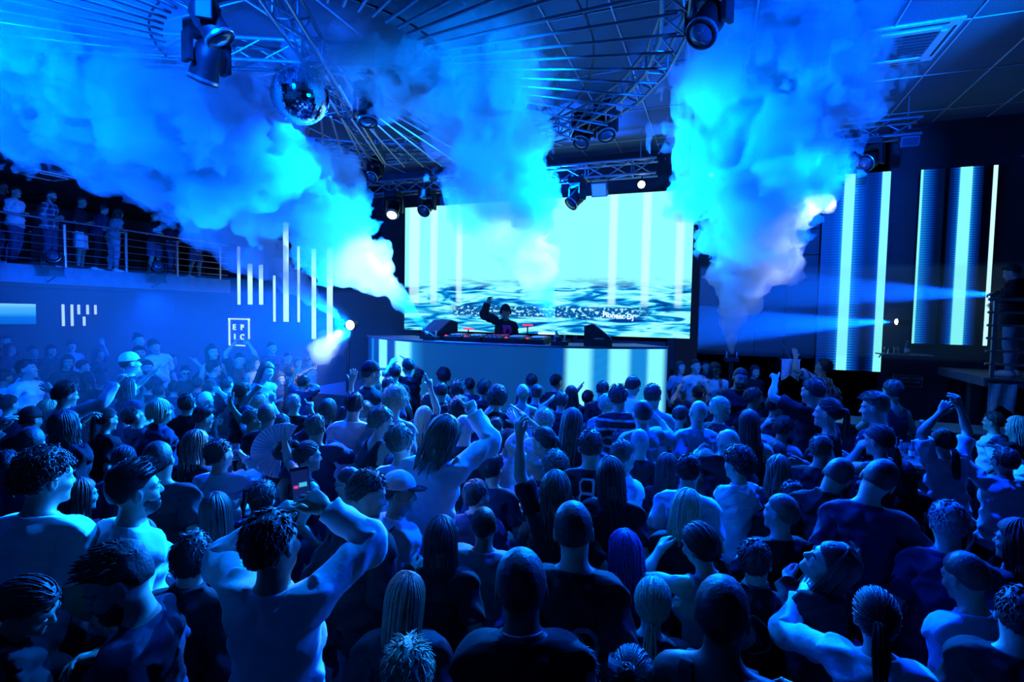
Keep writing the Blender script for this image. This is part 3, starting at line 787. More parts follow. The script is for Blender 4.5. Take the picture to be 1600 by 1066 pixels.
# balcony along the left wall
bal = struct('floor_balcony', MB().box((-18, -3, 3.02), (-14.06, 12.1, 3.36)).mesh('balcony_slab'), M['wall'])
struct('trim_1', MB().box((-14.06, -3, 2.99), (-14.0, 12.1, 3.39), .008).mesh('balcony_fascia'), M['fascia'])
struct('ceiling_balcony', MB().box((-18, -3, 5.35), (-13.2, 12.1, 5.9)).mesh('balcony_soffit'), M['wall'])
rl = thing('railing', 'long steel railing with five cables along the balcony edge', 'railing', (-14.05, 0, 3.39))
ys = [.9 + 1.36 * k for k in range(0, 9)]
for y in ys: MB().box((-.02, y - .025, 0), (.02, y + .025, .98), .005).build('post', M['steel'], rl)
bar('handrail', (0, -.5, 1.06), (0, 12.05, 1.06), .024, M['steel'], rl)
for k in range(5): bar('cable', (0, -.5, .14 + .175 * k), (0, 12.05, .14 + .175 * k), .009, M['steel'], rl)
# raised corner platform at the right with its own railing
struct('floor_platform', MB().box((3.55, 9.3, 1.60), (6.15, 11.0, 1.73), .01).mesh('platform'), M['fascia'])
struct('trim_2', MB().box((3.52, 9.27, 1.70), (6.15, 9.305, 1.735)).mesh('platform_edge'), M['steel'])
struct('trim_3', MB().box((3.62, 9.9, 0), (3.75, 10.05, 1.6)).box((5.9, 9.5, 0), (6.1, 9.7, 1.6)).mesh('platform_post'), M['wall'])
rl = thing('railing', 'short white tube railing on the raised corner platform', 'railing', (3.62, 9.36, 1.73))
for x in (0.0, 1.3, 2.5): MB().box((x, -.02, 0), (x + .05, .02, 1.1), .004).build('post', M['steel'], rl)
for k in range(6): bar('rail', (-.06, 0, .19 + .182 * k), (2.5, 0, .19 + .182 * k), .018 if k < 5 else .024, M['steel'], rl)
fl = thing('pennant', 'pale forked cloth pennant hanging under the platform corner', 'banner', (3.58, 9.24, 1.66))
def pennant(parent, w, h):
    pts = []; n = 10
    for i in range(n + 1):
        for j in range(9):
            u, v = i / n, j / 8; cut = h * (.72 + .28 * abs(2 * u - 1))
            pts.append((u * w, .018 * math.sin(u * 11 + v * 2), -v * cut))
    fs = [(i * 9 + j, i * 9 + j + 1, i * 9 + j + 10, i * 9 + j + 9) for i in range(n) for j in range(8)]
    me = bpy.data.meshes.new('cloth'); me.from_pydata(pts, [], fs); o = add('cloth', me, M['white_plastic'], parent)
    md = o.modifiers.new('thick', 'SOLIDIFY'); md.thickness = .004; return o
pennant(fl, .30, .42); bar('pole', (-.02, 0, .0), (.34, 0, .0), .006, M['steel'], fl)
fl2 = thing('pennant', 'pale forked pennant hanging behind the pointing man in black tee', 'banner', (1.02, 9.6, 1.85)); pennant(fl2, .26, .36); bar('pole', (-.02, 0, 0), (.28, 0, 0), .006, M['steel'], fl2)
bar('hanger', (.13, 0, 0), (.13, 1.3, .2), .006, M['steel'], fl2)
# bar counter under the LED walls
bc = thing('bar_counter', 'long dark bar counter with a pale front edge at right', 'counter', (1.2, 8.2, 0))
MB().box((0, 0, 0), (2.9, .55, 1.08), .01).build('body', M['wall'], bc); MB().box((-.03, -.06, 1.08), (2.95, .6, 1.13), .008).build('top', M['wood'], bc); bar('edge_strip', (-.03, -.065, 1.12), (2.95, -.065, 1.12), .008, M['steel'], bc)
bt = thing('drinks_table', 'small black drinks table crowded with bottles before the bar counter', 'table', (1.55, 6.35, 0))
MB().box((0, 0, 1.02), (.95, .75, 1.06), .01).build('tabletop', M['wood'], bt)
for x, y in ((.06, .06), (.89, .06), (.06, .69), (.89, .69)): bar('leg', (x, y, 0), (x, y, 1.02), .025, M['black'], bt)
# ------------------------------------------------------------------ LED walls and screens
sc_ob = thing('led_screen', 'huge bright cyan LED screen behind the DJ showing decks', 'screen', (-7.05, 11.0, 2.08))
SW, SH = 6.57, 2.92
MB().box((0, .02, 0), (SW, .14, SH), .01).build('frame', M['black'], sc_ob)
for x in (.3, 2.2, 4.2, 6.2): MB().box((x, .05, -1.13), (x + .08, .13, .02), .004).build('support_post', M['black'], sc_ob)
m = bpy.data.materials.new('main_screen'); m.use_nodes = True; nt, b = nodes(m); b.inputs['Base Color'].default_value = (.01, .01, .01, 1)
uv = nd(nt, 'ShaderNodeUVMap'); s = nd(nt, 'ShaderNodeSeparateXYZ', {0: uv.outputs[0]}); U, V_ = s.outputs[0], s.outputs[1]
def band(x, a, b_, soft=.004): return ma(nt, 'MULTIPLY', nd(nt, 'ShaderNodeMapRange', {0: x, 1: a - soft, 2: a + soft, 3: 0., 4: 1.}).outputs[0], nd(nt, 'ShaderNodeMapRange', {0: x, 1: b_ - soft, 2: b_ + soft, 3: 1., 4: 0.}).outputs[0])
stripe = 0.
for a, e in ((.020, .061), (.108, .134), (.212, .233), (.750, .773), (.852, .875), (.953, .974)): stripe = ma(nt, 'ADD', stripe, band(U, a, e))
stripe = ma(nt, 'MULTIPLY', stripe, nd(nt, 'ShaderNodeMapRange', {0: V_, 1: .20, 2: .24, 3: 0., 4: 1.}).outputs[0])
mp = nd(nt, 'ShaderNodeMapping', {0: uv.outputs[0], 3: (4., 11., 1.)})
wv = nd(nt, 'ShaderNodeTexNoise', {'Vector': mp.outputs[0], 'Scale': 1.6, 'Detail': 6., 'Distortion': 1.6})
wr = nt.nodes.new('ShaderNodeValToRGB'); e = wr.color_ramp.elements
e[0].position, e[0].color = .33, (.0, .03, .22, 1); e[1].position, e[1].color = .57, (.35, 1, 1, 1)
for p, c in ((.42, (.0, .16, .52)), (.47, (.02, .52, .9)), (.51, (.12, .85, 1))): q = e.new(p); q.color = (*c, 1)
nt.links.new(wv.outputs[0], wr.inputs[0])
sky = nd(nt, 'ShaderNodeMix', {0: stripe, 6: (.28, 1., 1., 1), 7: (.58, 1., 1., 1)}, data_type='RGBA').outputs[2]
spk = nd(nt, 'ShaderNodeTexNoise', {'Vector': nd(nt, 'ShaderNodeMapping', {0: uv.outputs[0], 3: (60., 34., 1.)}).outputs[0], 'Scale': 1.5, 'Detail': 2.})
deck = nd(nt, 'ShaderNodeMix', {0: nd(nt, 'ShaderNodeMapRange', {0: spk.outputs[0], 1: .54, 2: .60, 3: 0., 4: 1.}).outputs[0], 6: (.0, .10, .34, 1), 7: (.4, .95, 1, 1)}, data_type='RGBA').outputs[2]
low = nd(nt, 'ShaderNodeMix', {0: ma(nt, 'MULTIPLY', band(V_, .125, .205, .006), band(U, .20, .86, .02)), 6: wr.outputs[0], 7: deck}, data_type='RGBA').outputs[2]
tr = nd(nt, 'ShaderNodeMapRange', {0: ma(nt, 'ADD', V_, ma(nt, 'MULTIPLY', wv.outputs[0], .12)), 1: .385, 2: .47, 3: 0., 4: 1.}).outputs[0]
pic = nd(nt, 'ShaderNodeMix', {0: tr, 6: low, 7: sky}, data_type='RGBA').outputs[2]
pic = nd(nt, 'ShaderNodeMix', {0: ma(nt, 'MULTIPLY', stripe, .75), 6: pic, 7: (.58, 1., 1., 1)}, data_type='RGBA').outputs[2]
nt.links.new(pic, b.inputs['Emission Color']); b.inputs['Emission Strength'].default_value = 1.0
display('display', [(0, 0, 0), (SW, 0, 0), (SW, 0, SH), (0, 0, SH)], [(0, 0), (1, 0), (1, 1), (0, 1)], [(0, 1, 2, 3)], m, sc_ob)
add('lettering', text_mesh('Pioneer Dj', .155, .004), M['white_led'], sc_ob, Matrix.Translation((5.15, -.012, .425)) @ Matrix.Rotation(R(4), 4, 'Y') @ Matrix.Rotation(R(90), 4, 'X') @ Matrix.Diagonal((.95, 1, 1, 1)))

ledc = {'d': (.0, .004, .03), 'm': (.0, .018, .20), 'g': (.0, .09, .55), 'h': (.01, .32, .9), 'w': (.24, 1., 1.)}
def led_panel(label, x0, x1, z0, z1, stops, y=11.0, name='led_wall'):
    o = thing(name, label, 'screen', (x0, y, z0)); w, h = x1 - x0, z1 - z0
    MB().box((0, .012, 0), (w, .10, h), .008).build('frame', M['black'], o)
    display('display', [(0, 0, 0), (w, 0, 0), (w, 0, h), (0, 0, h)], [(0, 0), (1, 0), (1, 1), (0, 1)], [(0, 1, 2, 3)], led_material(label, [(p, ledc[c]) for p, c in stops], 0, w, 74., .75), o)
    return o
led_panel('wide LED wall with two cyan light stripes, nearest the right smoke', 1.72, 2.73, 1.60, 5.09, [(0, 'm'), (.15, 'm'), (.27, 'g'), (.315, 'h'), (.325, 'w'), (.475, 'w'), (.485, 'h'), (.56, 'g'), (.64, 'm'), (.69, 'd'), (.75, 'd'), (.82, 'm'), (.87, 'g'), (.885, 'w'), (1, 'w')])
led_panel('narrow LED wall with one thin cyan stripe at its edge', 3.16, 3.50, 2.12, 5.08, [(0, 'w'), (.09, 'w'), (.12, 'h'), (.40, 'g'), (.60, 'm'), (.75, 'd'), (1, 'd')])
led_panel('LED wall with one broad cyan stripe between two thin ones', 3.56, 4.02, 2.12, 5.08, [(0, 'd'), (.12, 'm'), (.25, 'g'), (.30, 'h'), (.33, 'w'), (.66, 'w'), (.69, 'h'), (.78, 'g'), (.90, 'm'), (1, 'd')])
lb = thing('light_bar', 'thin vertical cyan light bar at the right end of LED walls', 'light', (4.13, 10.98, 2.12))
MB().box((0, .01, 0), (.07, .13, 2.95)).build('housing', M['black'], lb); MB().box((.008, -.004, 0), (.062, .012, 2.95)).build('tube', M['tube'], lb)
dk = thing('led_wall', 'large unlit LED wall hanging dark between main screen and smoke', 'screen', (-.34, 11.0, 1.78))
for i in range(4):
    for j in range(7): MB().box((i * .51 + .004, .0, j * .475 + .004), (i * .51 + .506, .1, j * .475 + .471), .006).build('panel', M['plastic'], dk)
MB().box((0, .1, 0), (2.04, .16, 3.32)).build('frame', M['black'], dk)
for x in (.2, 1.8): bar('hanger', (x, .13, 3.3), (x, .13, 4.1), .012, M['steel'], dk)

# hanging light tubes on the far left wall, stepped in height
bars = [(-14.77, 2.65, 4.56, .030), (-14.28, 2.66, 3.99, .050), (-13.81, 2.66, 3.95, .042), (-13.25, 2.12, 3.6, .022), (-12.77, 2.13, 5.26, .055), (-12.26, 2.13, 4.5, .022), (-11.66, 1.62, 4.4, .042), (-11.05, 1.62, 4.4, .055)]
for k, (x, z0, z1, w) in enumerate(bars):
    w *= 1.8
    nm = ('first', 'second', 'third', 'fourth', 'fifth', 'sixth', 'seventh', 'eighth')[k]
    o = thing('light_tube', f'vertical cyan light tube, {nm} of eight counted from the balcony end', 'light', (x, 13.085, z0), 0, 'stepped light tubes on the far wall')
    MB().box((-w - .012, .02, 0), (w + .012, .10, z1 - z0)).build('housing', M['black'], o); MB().box((-w, -.01, 0), (w, .03, z1 - z0), .008).build('tube', M['tube'], o)
# signs and far screens below the balcony
sg = thing('lit_sign', 'lit white square club sign with letters EPIC, mist in front', 'sign', (-15.33, 13.15, 1.27))
MB().box((0, 0, .04), (.045, .04, .92)).box((0, 0, .88), (.92, .04, .925)).box((.88, 0, .25), (.92, .04, .92)).box((0, 0, 0), (.72, .04, .04)).build('frame', M['sign'], sg)
for ch, x, z in (('E', .27, .62), ('P', .62, .62), ('I', .29, .30), ('C', .62, .30)): add('letter', text_mesh(ch, .26, .008, .015), M['sign'], sg, Matrix.Translation((x, .0, z)) @ Matrix.Rotation(R(90), 4, 'X'))
fs = thing('wall_screen', 'far pale cyan video screen on the wall under the balcony', 'screen', (-17.95, 5.6, 1.95))
MB().box((0, 0, 0), (.05, 3.5, .62), .01).build('frame', M['black'], fs)
display('display', [(.056, .04, .03), (.056, 3.46, .03), (.056, 3.46, .59), (.056, .04, .59)], [(0, 0), (1, 0), (1, 1), (0, 1)], [(0, 1, 2, 3)], led_material('far_screen', [(0, (.0, .12, .5)), (.35, (.0, .2, .7)), (.55, (.05, .5, .95)), (.8, (.1, .6, 1)), (1, (.3, .9, 1))], 1, 1), fs)
for k, (y, z0, z1) in enumerate(((9.75, 1.9, 2.56), (9.98, 1.9, 2.56), (10.16, 2.25, 2.56), (10.40, 2.25, 2.56), (10.30, 1.9, 2.2), (10.62, 2.25, 2.56))):
    o = thing('wall_light', ('tall slim', 'second tall slim', 'short thin upper', 'short broad upper', 'short lower', 'last short upper')[k] + ' white light strip on the wall under the balcony', 'light', (-17.97, y, z0), 0, 'light strips under the balcony')
    MB().box((-.02, -.045, 0), (.02, .045, z1 - z0), .006).build('housing', M['black'], o); MB().box((.02, -.035, .01), (.04, .035, z1 - z0 - .01), .006).build('strip', M['sign'], o)
ws = thing('wall_sign', 'small framed two-line sign on the dark wall below LED walls', 'sign', (2.95, 11.08, 1.36))
MB().box((0, 0, 0), (.42, .02, .20), .004).build('board', M['black'], ws)
MB().box((0, -.01, 0), (.42, .0, .008)).box((0, -.01, .192), (.42, .0, .2)).box((0, -.01, .008), (.008, 0, .192)).box((.412, -.01, .008), (.42, 0, .192)).build('frame', M['sign_dim'], ws)
add('lettering', text_mesh('KZOMEB WINEB\nUBLIVAT OBE', .062, .001, .001), M['sign_dim'], ws, Matrix.Translation((.21, -.006, .115)) @ Matrix.Rotation(R(90), 4, 'X'))

# ------------------------------------------------------------------ DJ booth: curved LED front, desk, decks
AC, AR = (-3.5, 11.74), 4.24
def arc(deg, r=AR): return AC[0] + r * math.sin(R(deg)), AC[1] - r * math.cos(R(deg))
bo = thing('dj_booth', 'curved DJ booth with LED front and cyan light stripes', 'booth', (AC[0], AC[1], 0))
degs = list(np.linspace(-41.5, 41.5, 70))
ip = lambda x: (x + 41.5) / 83
st = [(-41.5, 'm'), (-37.6, 'g'), (-37.2, 'h'), (-36.2, 'h'), (-35.6, 'g'), (-32.6, 'g'), (-31.9, 'w'), (-28.2, 'w'), (-27.4, 'g'), (-24.6, 'g'), (-23.4, 'w'), (-18.9, 'w'), (-17.2, 'h'), (-13.5, 'q'), (-2, 'p'), (14, 'p'), (18.6, 'g'), (19.9, 'w'), (23.6, 'w'), (25.2, 'h'), (27.6, 'h'), (28.8, 'w'), (31.9, 'w'), (33.2, 'h'), (36.2, 'h'), (37.2, 'w'), (40.0, 'w'), (41.5, 'g')]
ledc.update(p=(.003, .075, .32), q=(.004, .10, .40))
pts, uvs, fcs = [], [], []
for d in degs:
    for z, v in ((1.0, 0), (2.0, 1)): x, y = arc(d); pts.append((x - AC[0], y - AC[1], z)); uvs.append((ip(d), v))
fcs = [(2 * k, 2 * k + 2, 2 * k + 3, 2 * k + 1) for k in range(len(degs) - 1)]
display('display', pts, uvs, fcs, led_material('booth_led', [(ip(p), ledc[c]) for p, c in st], 0, 6., 46., .3, .55, 1.), bo)
def arc_wall(name, r0, r1, z0, z1, m, d0=-41.5, d1=41.5, n=48):
    q = MB(); bb = q.b; prev = None
    for d in np.linspace(d0, d1, n):
        a, e = arc(d, r0), arc(d, r1); cur = [bb.verts.new((p[0] - AC[0], p[1] - AC[1], z)) for p, z in ((a, z0), (e, z0), (e, z1), (a, z1))]
        if prev:
            for i in range(4): bb.faces.new((prev[i], prev[(i + 1) % 4], cur[(i + 1) % 4], cur[i]))
        else: bb.faces.new(cur)
        prev = cur
    bb.faces.new(prev[::-1]); return q.build(name, m, bo)
arc_wall('casing', AR - .10, AR - .006, .96, 2.0, M['black']); arc_wall('plinth', AR - .12, AR + .02, 0.03, .94, M['wall'])
arc_wall('ledge', AR - .14, AR + .14, .94, .985, M['fascia']); arc_wall('desktop', AR - .92, AR + .015, 2.0, 2.035, M['fascia'])
arc_wall('edge_strip', AR + .0, AR + .022, 2.028, 2.040, M['steel'])
def deck(x, label, mixer=False):
    o = thing('dj_mixer' if mixer else 'media_player', label, 'mixer' if mixer else 'deck', (x, 7.98, 2.035), 0, None if mixer else 'media players on the booth')
    MB().box((-.16, -.2, .01), (.16, .2, .10), .012, Matrix.Rotation(R(6), 3, 'X')).build('body', M['plastic'], o)
    for sx in (-.13, .13):
        for sy in (-.16, .16): MB().cyl((sx, sy, 0), (sx, sy, .02), .02, n=8).build('foot', M['plastic'], o)
    if mixer:
        for i in range(4):
            for j in range(4): MB().cyl((-.11 + i * .073, -.05 + j * .055, .10), (-.11 + i * .073, -.05 + j * .055, .125), .012, n=8).build('knob', M['steel'], o)
        for i in range(4): MB().box((-.12 + i * .073, -.15, .085), (-.10 + i * .073, -.13, .105)).build('fader', M['white_plastic'], o)
        MB().box((-.14, .175, .108), (.14, .19, .122)).build('level_light', M['red_led'], o)
    else:
        MB().cyl((0, -.03, .10), (0, -.03, .118), .105, .098, 24).build('jog_wheel', M['steel'], o)
        MB().box((-.10, .10, .112), (.10, .19, .122)).build('touchscreen', M['lens_blue'], o)
        MB().cyl((-.12, -.16, .08), (-.12, -.16, .102), .02, n=10).build('play_button', M['red_led'], o)
        MB().box((.13, -.1, .09), (.145, .06, .108)).build('pitch_slider', M['white_plastic'], o)
deck(-4.08, 'black media player on the booth, farthest from the upright wedge speaker'); deck(-3.72, 'black media player left of the DJ mixer'); deck(-3.36, 'black DJ mixer with red level light before the DJ', True); deck(-3.00, 'black media player right of the DJ mixer'); deck(-2.64, 'black media player beside the middle smoke nozzle')
for x, z, w, mm, lab in ((-4.05, 2.24, .2, 'red_led', 'red glowing strip light on the booth left of the DJ'), (-2.95, 2.33, .18, 'red_led', 'red glowing strip light just right of the DJ'), (-2.62, 2.20, .28, 'white_led', 'white glowing strip light near the middle smoke nozzle')):
    o = thing('strip_light', lab, 'light', (x, 8.36, 2.035)); MB().box((-w / 2, -.01, z - 2.06), (w / 2, .01, z - 2.03), .004).build('tube', M[mm], o); bar('stand', (0, 0, 0), (0, 0, z - 2.06), .012, M['black'], o); MB().cyl((0, 0, 0), (0, 0, .012), .05).build('base', M['black'], o)
def wedge(loc, rz, label, s=1.):
    o = thing('wedge_speaker', label, 'speaker', loc, rz); o.scale = (s,) * 3
    q = MB(); bb = q.b; L = .30
    prof = [(-.20, 0), (.22, 0), (.22, .10), (-.08, .34), (-.20, .30)]
    v = [[bb.verts.new((sx * L, y, z)) for y, z in prof] for sx in (-1, 1)]
    bb.faces.new(v[0]); bb.faces.new(v[1][::-1])
    for i in range(5): bb.faces.new((v[0][i], v[0][(i + 1) % 5], v[1][(i + 1) % 5], v[1][i]))
    q.build('cabinet', M['plastic'], o)
    nrm = Vector((0, .24, .30)).normalized(); c = Vector((0, .07, .22)) + nrm * .004
    rot = Matrix.Translation(c) @ nrm.to_track_quat('Z', 'Y').to_matrix().to_4x4()
    g = MB().box((-.17, -.27, 0), (.17, .27, .012), .006).build('grille', M['fascia'], o); g.matrix_local = Matrix.Translation(c) @ Matrix.Rotation(R(-38.7), 4, 'X') @ Matrix.Rotation(R(90), 4, 'Z')
    bar('handle', (.305, -.05, .12), (.305, .10, .12), .012, M['steel'], o)
wedge((-1.72, 8.15, 2.035), R(-78), 'black wedge monitor speaker with pale sloping grille, right end of booth')
wedge((-4.60, 8.30, 2.035), R(150), 'black wedge monitor speaker beside the left smoke nozzle')
def jet(loc, aim, label, pole=0.):
    o = thing('smoke_jet', label, 'smoke machine', loc)
    d = Vector(aim).normalized()
    MB().box((-.11, -.11, -.02), (.11, .11, .05), .012).build('base', M['plastic'], o)
    MB().cyl(Vector((0, 0, .03)), Vector((0, 0, .03)) + d * .10, .055, .045, 14).build('body', M['black'], o, True)
    MB().cyl(Vector((0, 0, .03)) + d * .10, Vector((0, 0, .03)) + d * .17, .026, .018, 12).build('nozzle', M['steel'], o, True)
    for sx in (-1, 1): MB().box((sx * .075 - .008, -.03, .03), (sx * .075 + .008, .03, .14), .004).build('bracket', M['steel'], o)
    if pole:
        bar('pole', (0, 0, -.02), (0, 0, -pole), .03, M['black'], o); MB().cyl((0, 0, -pole), (0, 0, -pole + .03), .25, n=24).build('foot_plate', M['black'], o)
jet((-4.47, 7.82, 2.055), (-.5, -.85, .7), 'smoke jet nozzle on the booth feeding the left leaning plume')
jet((-2.21, 7.74, 2.055), (-.2, -.45, .9), 'smoke jet nozzle on the booth feeding the middle plume')
jet((-6.62, 8.35, 2.15), (-.5, -.85, .7), 'smoke jet on a pole left of the booth', 2.12)
jet((.25, 9.19, 1.82), (.03, -.5, .9), 'smoke jet on a pole feeding the right plume', 1.79)

# ------------------------------------------------------------------ trusses
def truss(label, pts, w=.26, r=.024, closed=False, step=.42):
    """square truss along a polyline: chords, frames and diagonals, every tube a part"""
    o = thing('truss', label, 'truss', pts[0]); o0 = Vector(pts[0])
    P = [Vector(p) for p in pts]; ring = []
    for i, p in enumerate(P):
        a, b = (P[i - 1] if (i or closed) else p), (P[(i + 1) % len(P)] if (i + 1 < len(P) or closed) else p)
        d = (b - a).normalized(); side = d.cross(Vector((0, 0, 1))).normalized() * w / 2; up = Vector((0, 0, w / 2))
        ring.append([p + side + up - o0, p - side + up - o0, p - side - up - o0, p + side - up - o0])
    n = len(P)
    for i in range(n if closed else n - 1):
        A, B = ring[i], ring[(i + 1) % n]
        for k in range(4): bar('chord', A[k], B[k], r, M['truss'], o)
        m_ = max(1, int(round((B[0] - A[0]).length / step)))
        for j in range(m_):
            t0, t1 = j / m_, (j + 1) / m_
            for k in range(4):
                a0, b1 = A[k].lerp(B[k], t0), A[(k + 1) % 4].lerp(B[(k + 1) % 4], t1)
                bar('brace', a0, b1, r * .5, M['truss'], o)
                if j % 2 == 0: bar('brace', a0, A[(k + 1) % 4].lerp(B[(k + 1) % 4], t0), r * .5, M['truss'], o)
    return o
RC = (-4.45, 5.05)
def circ(a, r): return (RC[0] + r * math.cos(R(a)), RC[1] + r * math.sin(R(a)))
def drops(o, pts, top=5.9):
    o0 = Vector(o.location)
    for p in pts: bar('hanger', Vector(p) - o0, Vector((p[0], p[1], top)) - o0, .010, M['steel'], o)
tr = truss('round truss ring carrying fixtures above the rods', [(*circ(a, 4.02), 5.56) for a in range(0, 360, 12)], closed=True, step=.42); drops(tr, [(*circ(a, 4.02), 5.69) for a in range(0, 360, 36)])
tr = truss('straight truss crossing the rod circle above the mirror ball', [(*circ(115, 3.9), 5.45), (*circ(295, 3.9), 5.45)], .24); drops(tr, [(*circ(115, 2.0), 5.57), (*circ(295, 2.0), 5.57)])
tr = truss('short straight truss crossing behind the mirror ball', [(*circ(25, 1.5), 5.45), (*circ(205, 3.9), 5.45)], .24); drops(tr, [(*circ(25, 1.3), 5.57), (*circ(205, 3.0), 5.57)])
tr = truss('straight front truss just above the main screen', [(-7.6, 10.0, 5.22), (-1.1, 10.0, 5.22)], .26); drops(tr, [(-7.2, 10.0, 5.35), (-4.2, 10, 5.35), (-1.4, 10, 5.35)])
tr = truss('short straight truss at right above the LED walls', [(1.2, 9.75, 5.42), (2.75, 9.75, 5.42)], .24); drops(tr, [(1.4, 9.75, 5.54), (2.6, 9.75, 5.54)])
# circle of rods radiating round the mirror ball
ro = thing('rod_canopy', 'circle of slim metal rods radiating below the ceiling', 'ceiling feature', (RC[0], RC[1], 5.3))
for k in range(68):
    a = 2 * math.pi * (k + .45) / 68; c, s_ = math.cos(a), math.sin(a)
    bar('rod', (1.5 * c, 1.5 * s_, 0), (4.02 * c, 4.02 * s_, 0), .016, M['rod'], ro)
for r, z in ((1.62, .022), (3.2, .022)):
    MB().tube([(r * math.cos(t), r * math.sin(t), z) for t in np.linspace(0, 2 * math.pi, 49)], .012, 6).build('hoop', M['black'], ro)
for k in range(8): bar('hanger', (3.2 * math.cos(k * .785), 3.2 * math.sin(k * .785), .022), (3.2 * math.cos(k * .785), 3.2 * math.sin(k * .785), .6), .006, M['steel'], ro)

# ------------------------------------------------------------------ mirror ball
mb = thing('mirror_ball', 'large mirror ball hanging in the middle of the rod circle', 'mirror ball', (-4.65, 5.0, 5.02))
q = MB(); bmesh.ops.create_uvsphere(q.b, u_segments=64, v_segments=38, radius=.325)
rnd = random.Random(3)
bmesh.ops.split_edges(q.b, edges=list(q.b.edges))
for f in q.b.faces:
    c = f.calc_center_median(); ax = Vector((rnd.uniform(-1, 1), rnd.uniform(-1, 1), rnd.uniform(-1, 1))).normalized(); mt = Matrix.Rotation(R(rnd.uniform(0, 3.2)), 3, ax)
    for v in f.verts: v.co = c + mt @ ((v.co - c) * .95) + c.normalized() * .003
me = bpy.data.meshes.new('facets'); q.b.to_mesh(me); q.b.free()
fo = add('mirror_tiles', me, M['mirror'], mb); fo['kind'] = 'stuff'
MB().lathe([(0, -.318), (.12, -.296), (.225, -.225), (.296, -.12), (.318, 0), (.296, .12), (.225, .225), (.12, .296), (0, .318)], 32).build('core', M['black'], mb, True)
MB().cyl((0, 0, .315), (0, 0, .37), .05).build('cap', M['steel'], mb); bar('hanger', (0, 0, .36), (0, 0, .50), .010, M['steel'], mb); MB().box((-.07, -.07, .42), (.07, .07, .54), .01).build('motor', M['black'], mb); bar('suspension', (0, 0, .54), (0, 0, .88), .012, M['steel'], mb)

# ------------------------------------------------------------------ lighting fixtures
def moving_head(loc, aim, label, s=1., stand=False, lens='lens'):
    """base, yoke and head; hangs from `loc` unless it stands on it"""
    o = thing('moving_head', label, 'stage light', loc); o.scale = (s,) * 3
    u = 1 if stand else -1; d = Vector(aim).normalized(); pan = math.atan2(d.x, -d.y)
    MB().box((-.15, -.15, min(0, u * .12)), (.15, .15, max(0, u * .12)), .02).build('base', M['plastic'], o)
    Y = Matrix.Rotation(pan, 4, 'Z')
    q = MB(); q.box((-.20, -.06, min(u * .12, u * .18)), (.20, .06, max(u * .12, u * .18)), .012)
    for sx in (-1, 1): q.box((sx * .185 - .025, -.07, min(u * .15, u * .44)), (sx * .185 + .025, .07, max(u * .15, u * .44)), .012)
    q.build('yoke', M['plastic'], o, mw=Y)
    c = Vector((0, 0, u * .37)); T = Matrix.Translation(c) @ d.to_track_quat('Z', 'Y').to_matrix().to_4x4()
    MB().lathe([(0, -.19), (.08, -.185), (.125, -.13), (.135, -.02), (.125, .06), (.135, .14), (.14, .20), (.13, .205), (.11, .19), (0, .19)], 22).build('head', M['plastic'], o, True, T)
    MB().lathe([(.138, .155), (.146, .16), (.146, .185), (.138, .19)], 22).build('bezel', M['steel'], o, True, T)
    MB().lathe([(.105, .196), (.08, .212), (.04, .222), (0, .225)], 18).build('lens', M[lens], o, True, T)
    if not stand:
        for sx in (-.1, .1): bar('clamp', (sx, 0, .0), (sx, 0, .07), .022, M['steel'], o)
    return o
moving_head((-.17, 5.52, 5.72), (-.35, -.6, -.9), 'large black moving head silhouetted against the right smoke', 1.05)
moving_head((-2.12, 8.57, 5.78), (-.1, -.5, -.8), 'black moving head under the ring truss, first of the pair over the screen', .95)
moving_head((-1.74, 8.35, 5.82), (.3, -.4, -.9), 'black moving head under the ring truss, second of the pair over the screen', 1.0)
mh = moving_head((-4.28, 5.79, 5.42), (.15, -.2, -1), 'black moving head hanging close beside the mirror ball', .9); bar('drop_pipe', (0, 0, .06), (0, 0, .54), .02, M['steel'], mh)
moving_head((-4.22, 3.45, 5.34), (.5, .4, -1), 'black moving head with glinting lens at the top of the rod circle', .9)
moving_head((-4.80, 3.90, 5.32), (-.5, .1, -1), 'black moving head half lost in smoke below the glinting one', 1.0)
moving_head((-6.64, 9.9, 5.10), (.25, -.75, -.9), 'moving head throwing a white beam beside the main screen', 1.0, lens='lens_hot')
moving_head((-5.84, 9.95, 5.10), (0, -.7, -.6), 'dark moving head on the front truss above the screen corner', .95)
moving_head((-6.15, 8.55, 5.42), (0, -.8, -.7), 'dark moving head under the ring truss above the white beam', .8)
moving_head((-2.57, 9.98, 5.12), (-.5, -.5, -.7), 'dark moving head on the front truss over the middle plume', 1.0)
moving_head((2.12, 9.75, 5.42 - .10), (-.5, -.75, -.35), 'moving head with ring-shaped lens facing out on the right truss', .95)
moving_head((-13.80, 7.32, 3.18), (.6, -.3, .2), 'moving head bracketed to the balcony front below the plaid shirt', 1.0, True)
moving_head((-13.80, 9.67, 3.18), (.6, -.3, .2), 'moving head bracketed to the balcony front below the lettered tee', 1.0, True)
for y in (7.32, 9.67):
    br = thing('bracket', 'steel bracket shelf under the balcony moving head ' + ('below the plaid shirt' if y < 8 else 'below the lettered tee'), 'bracket', (-14.0, y, 3.15)); MB().box((0, -.18, 0), (.36, .18, .025), .004).build('plate', M['black'], br); bar('strut', (0, 0, -.12), (.30, 0, 0), .015, M['black'], br)
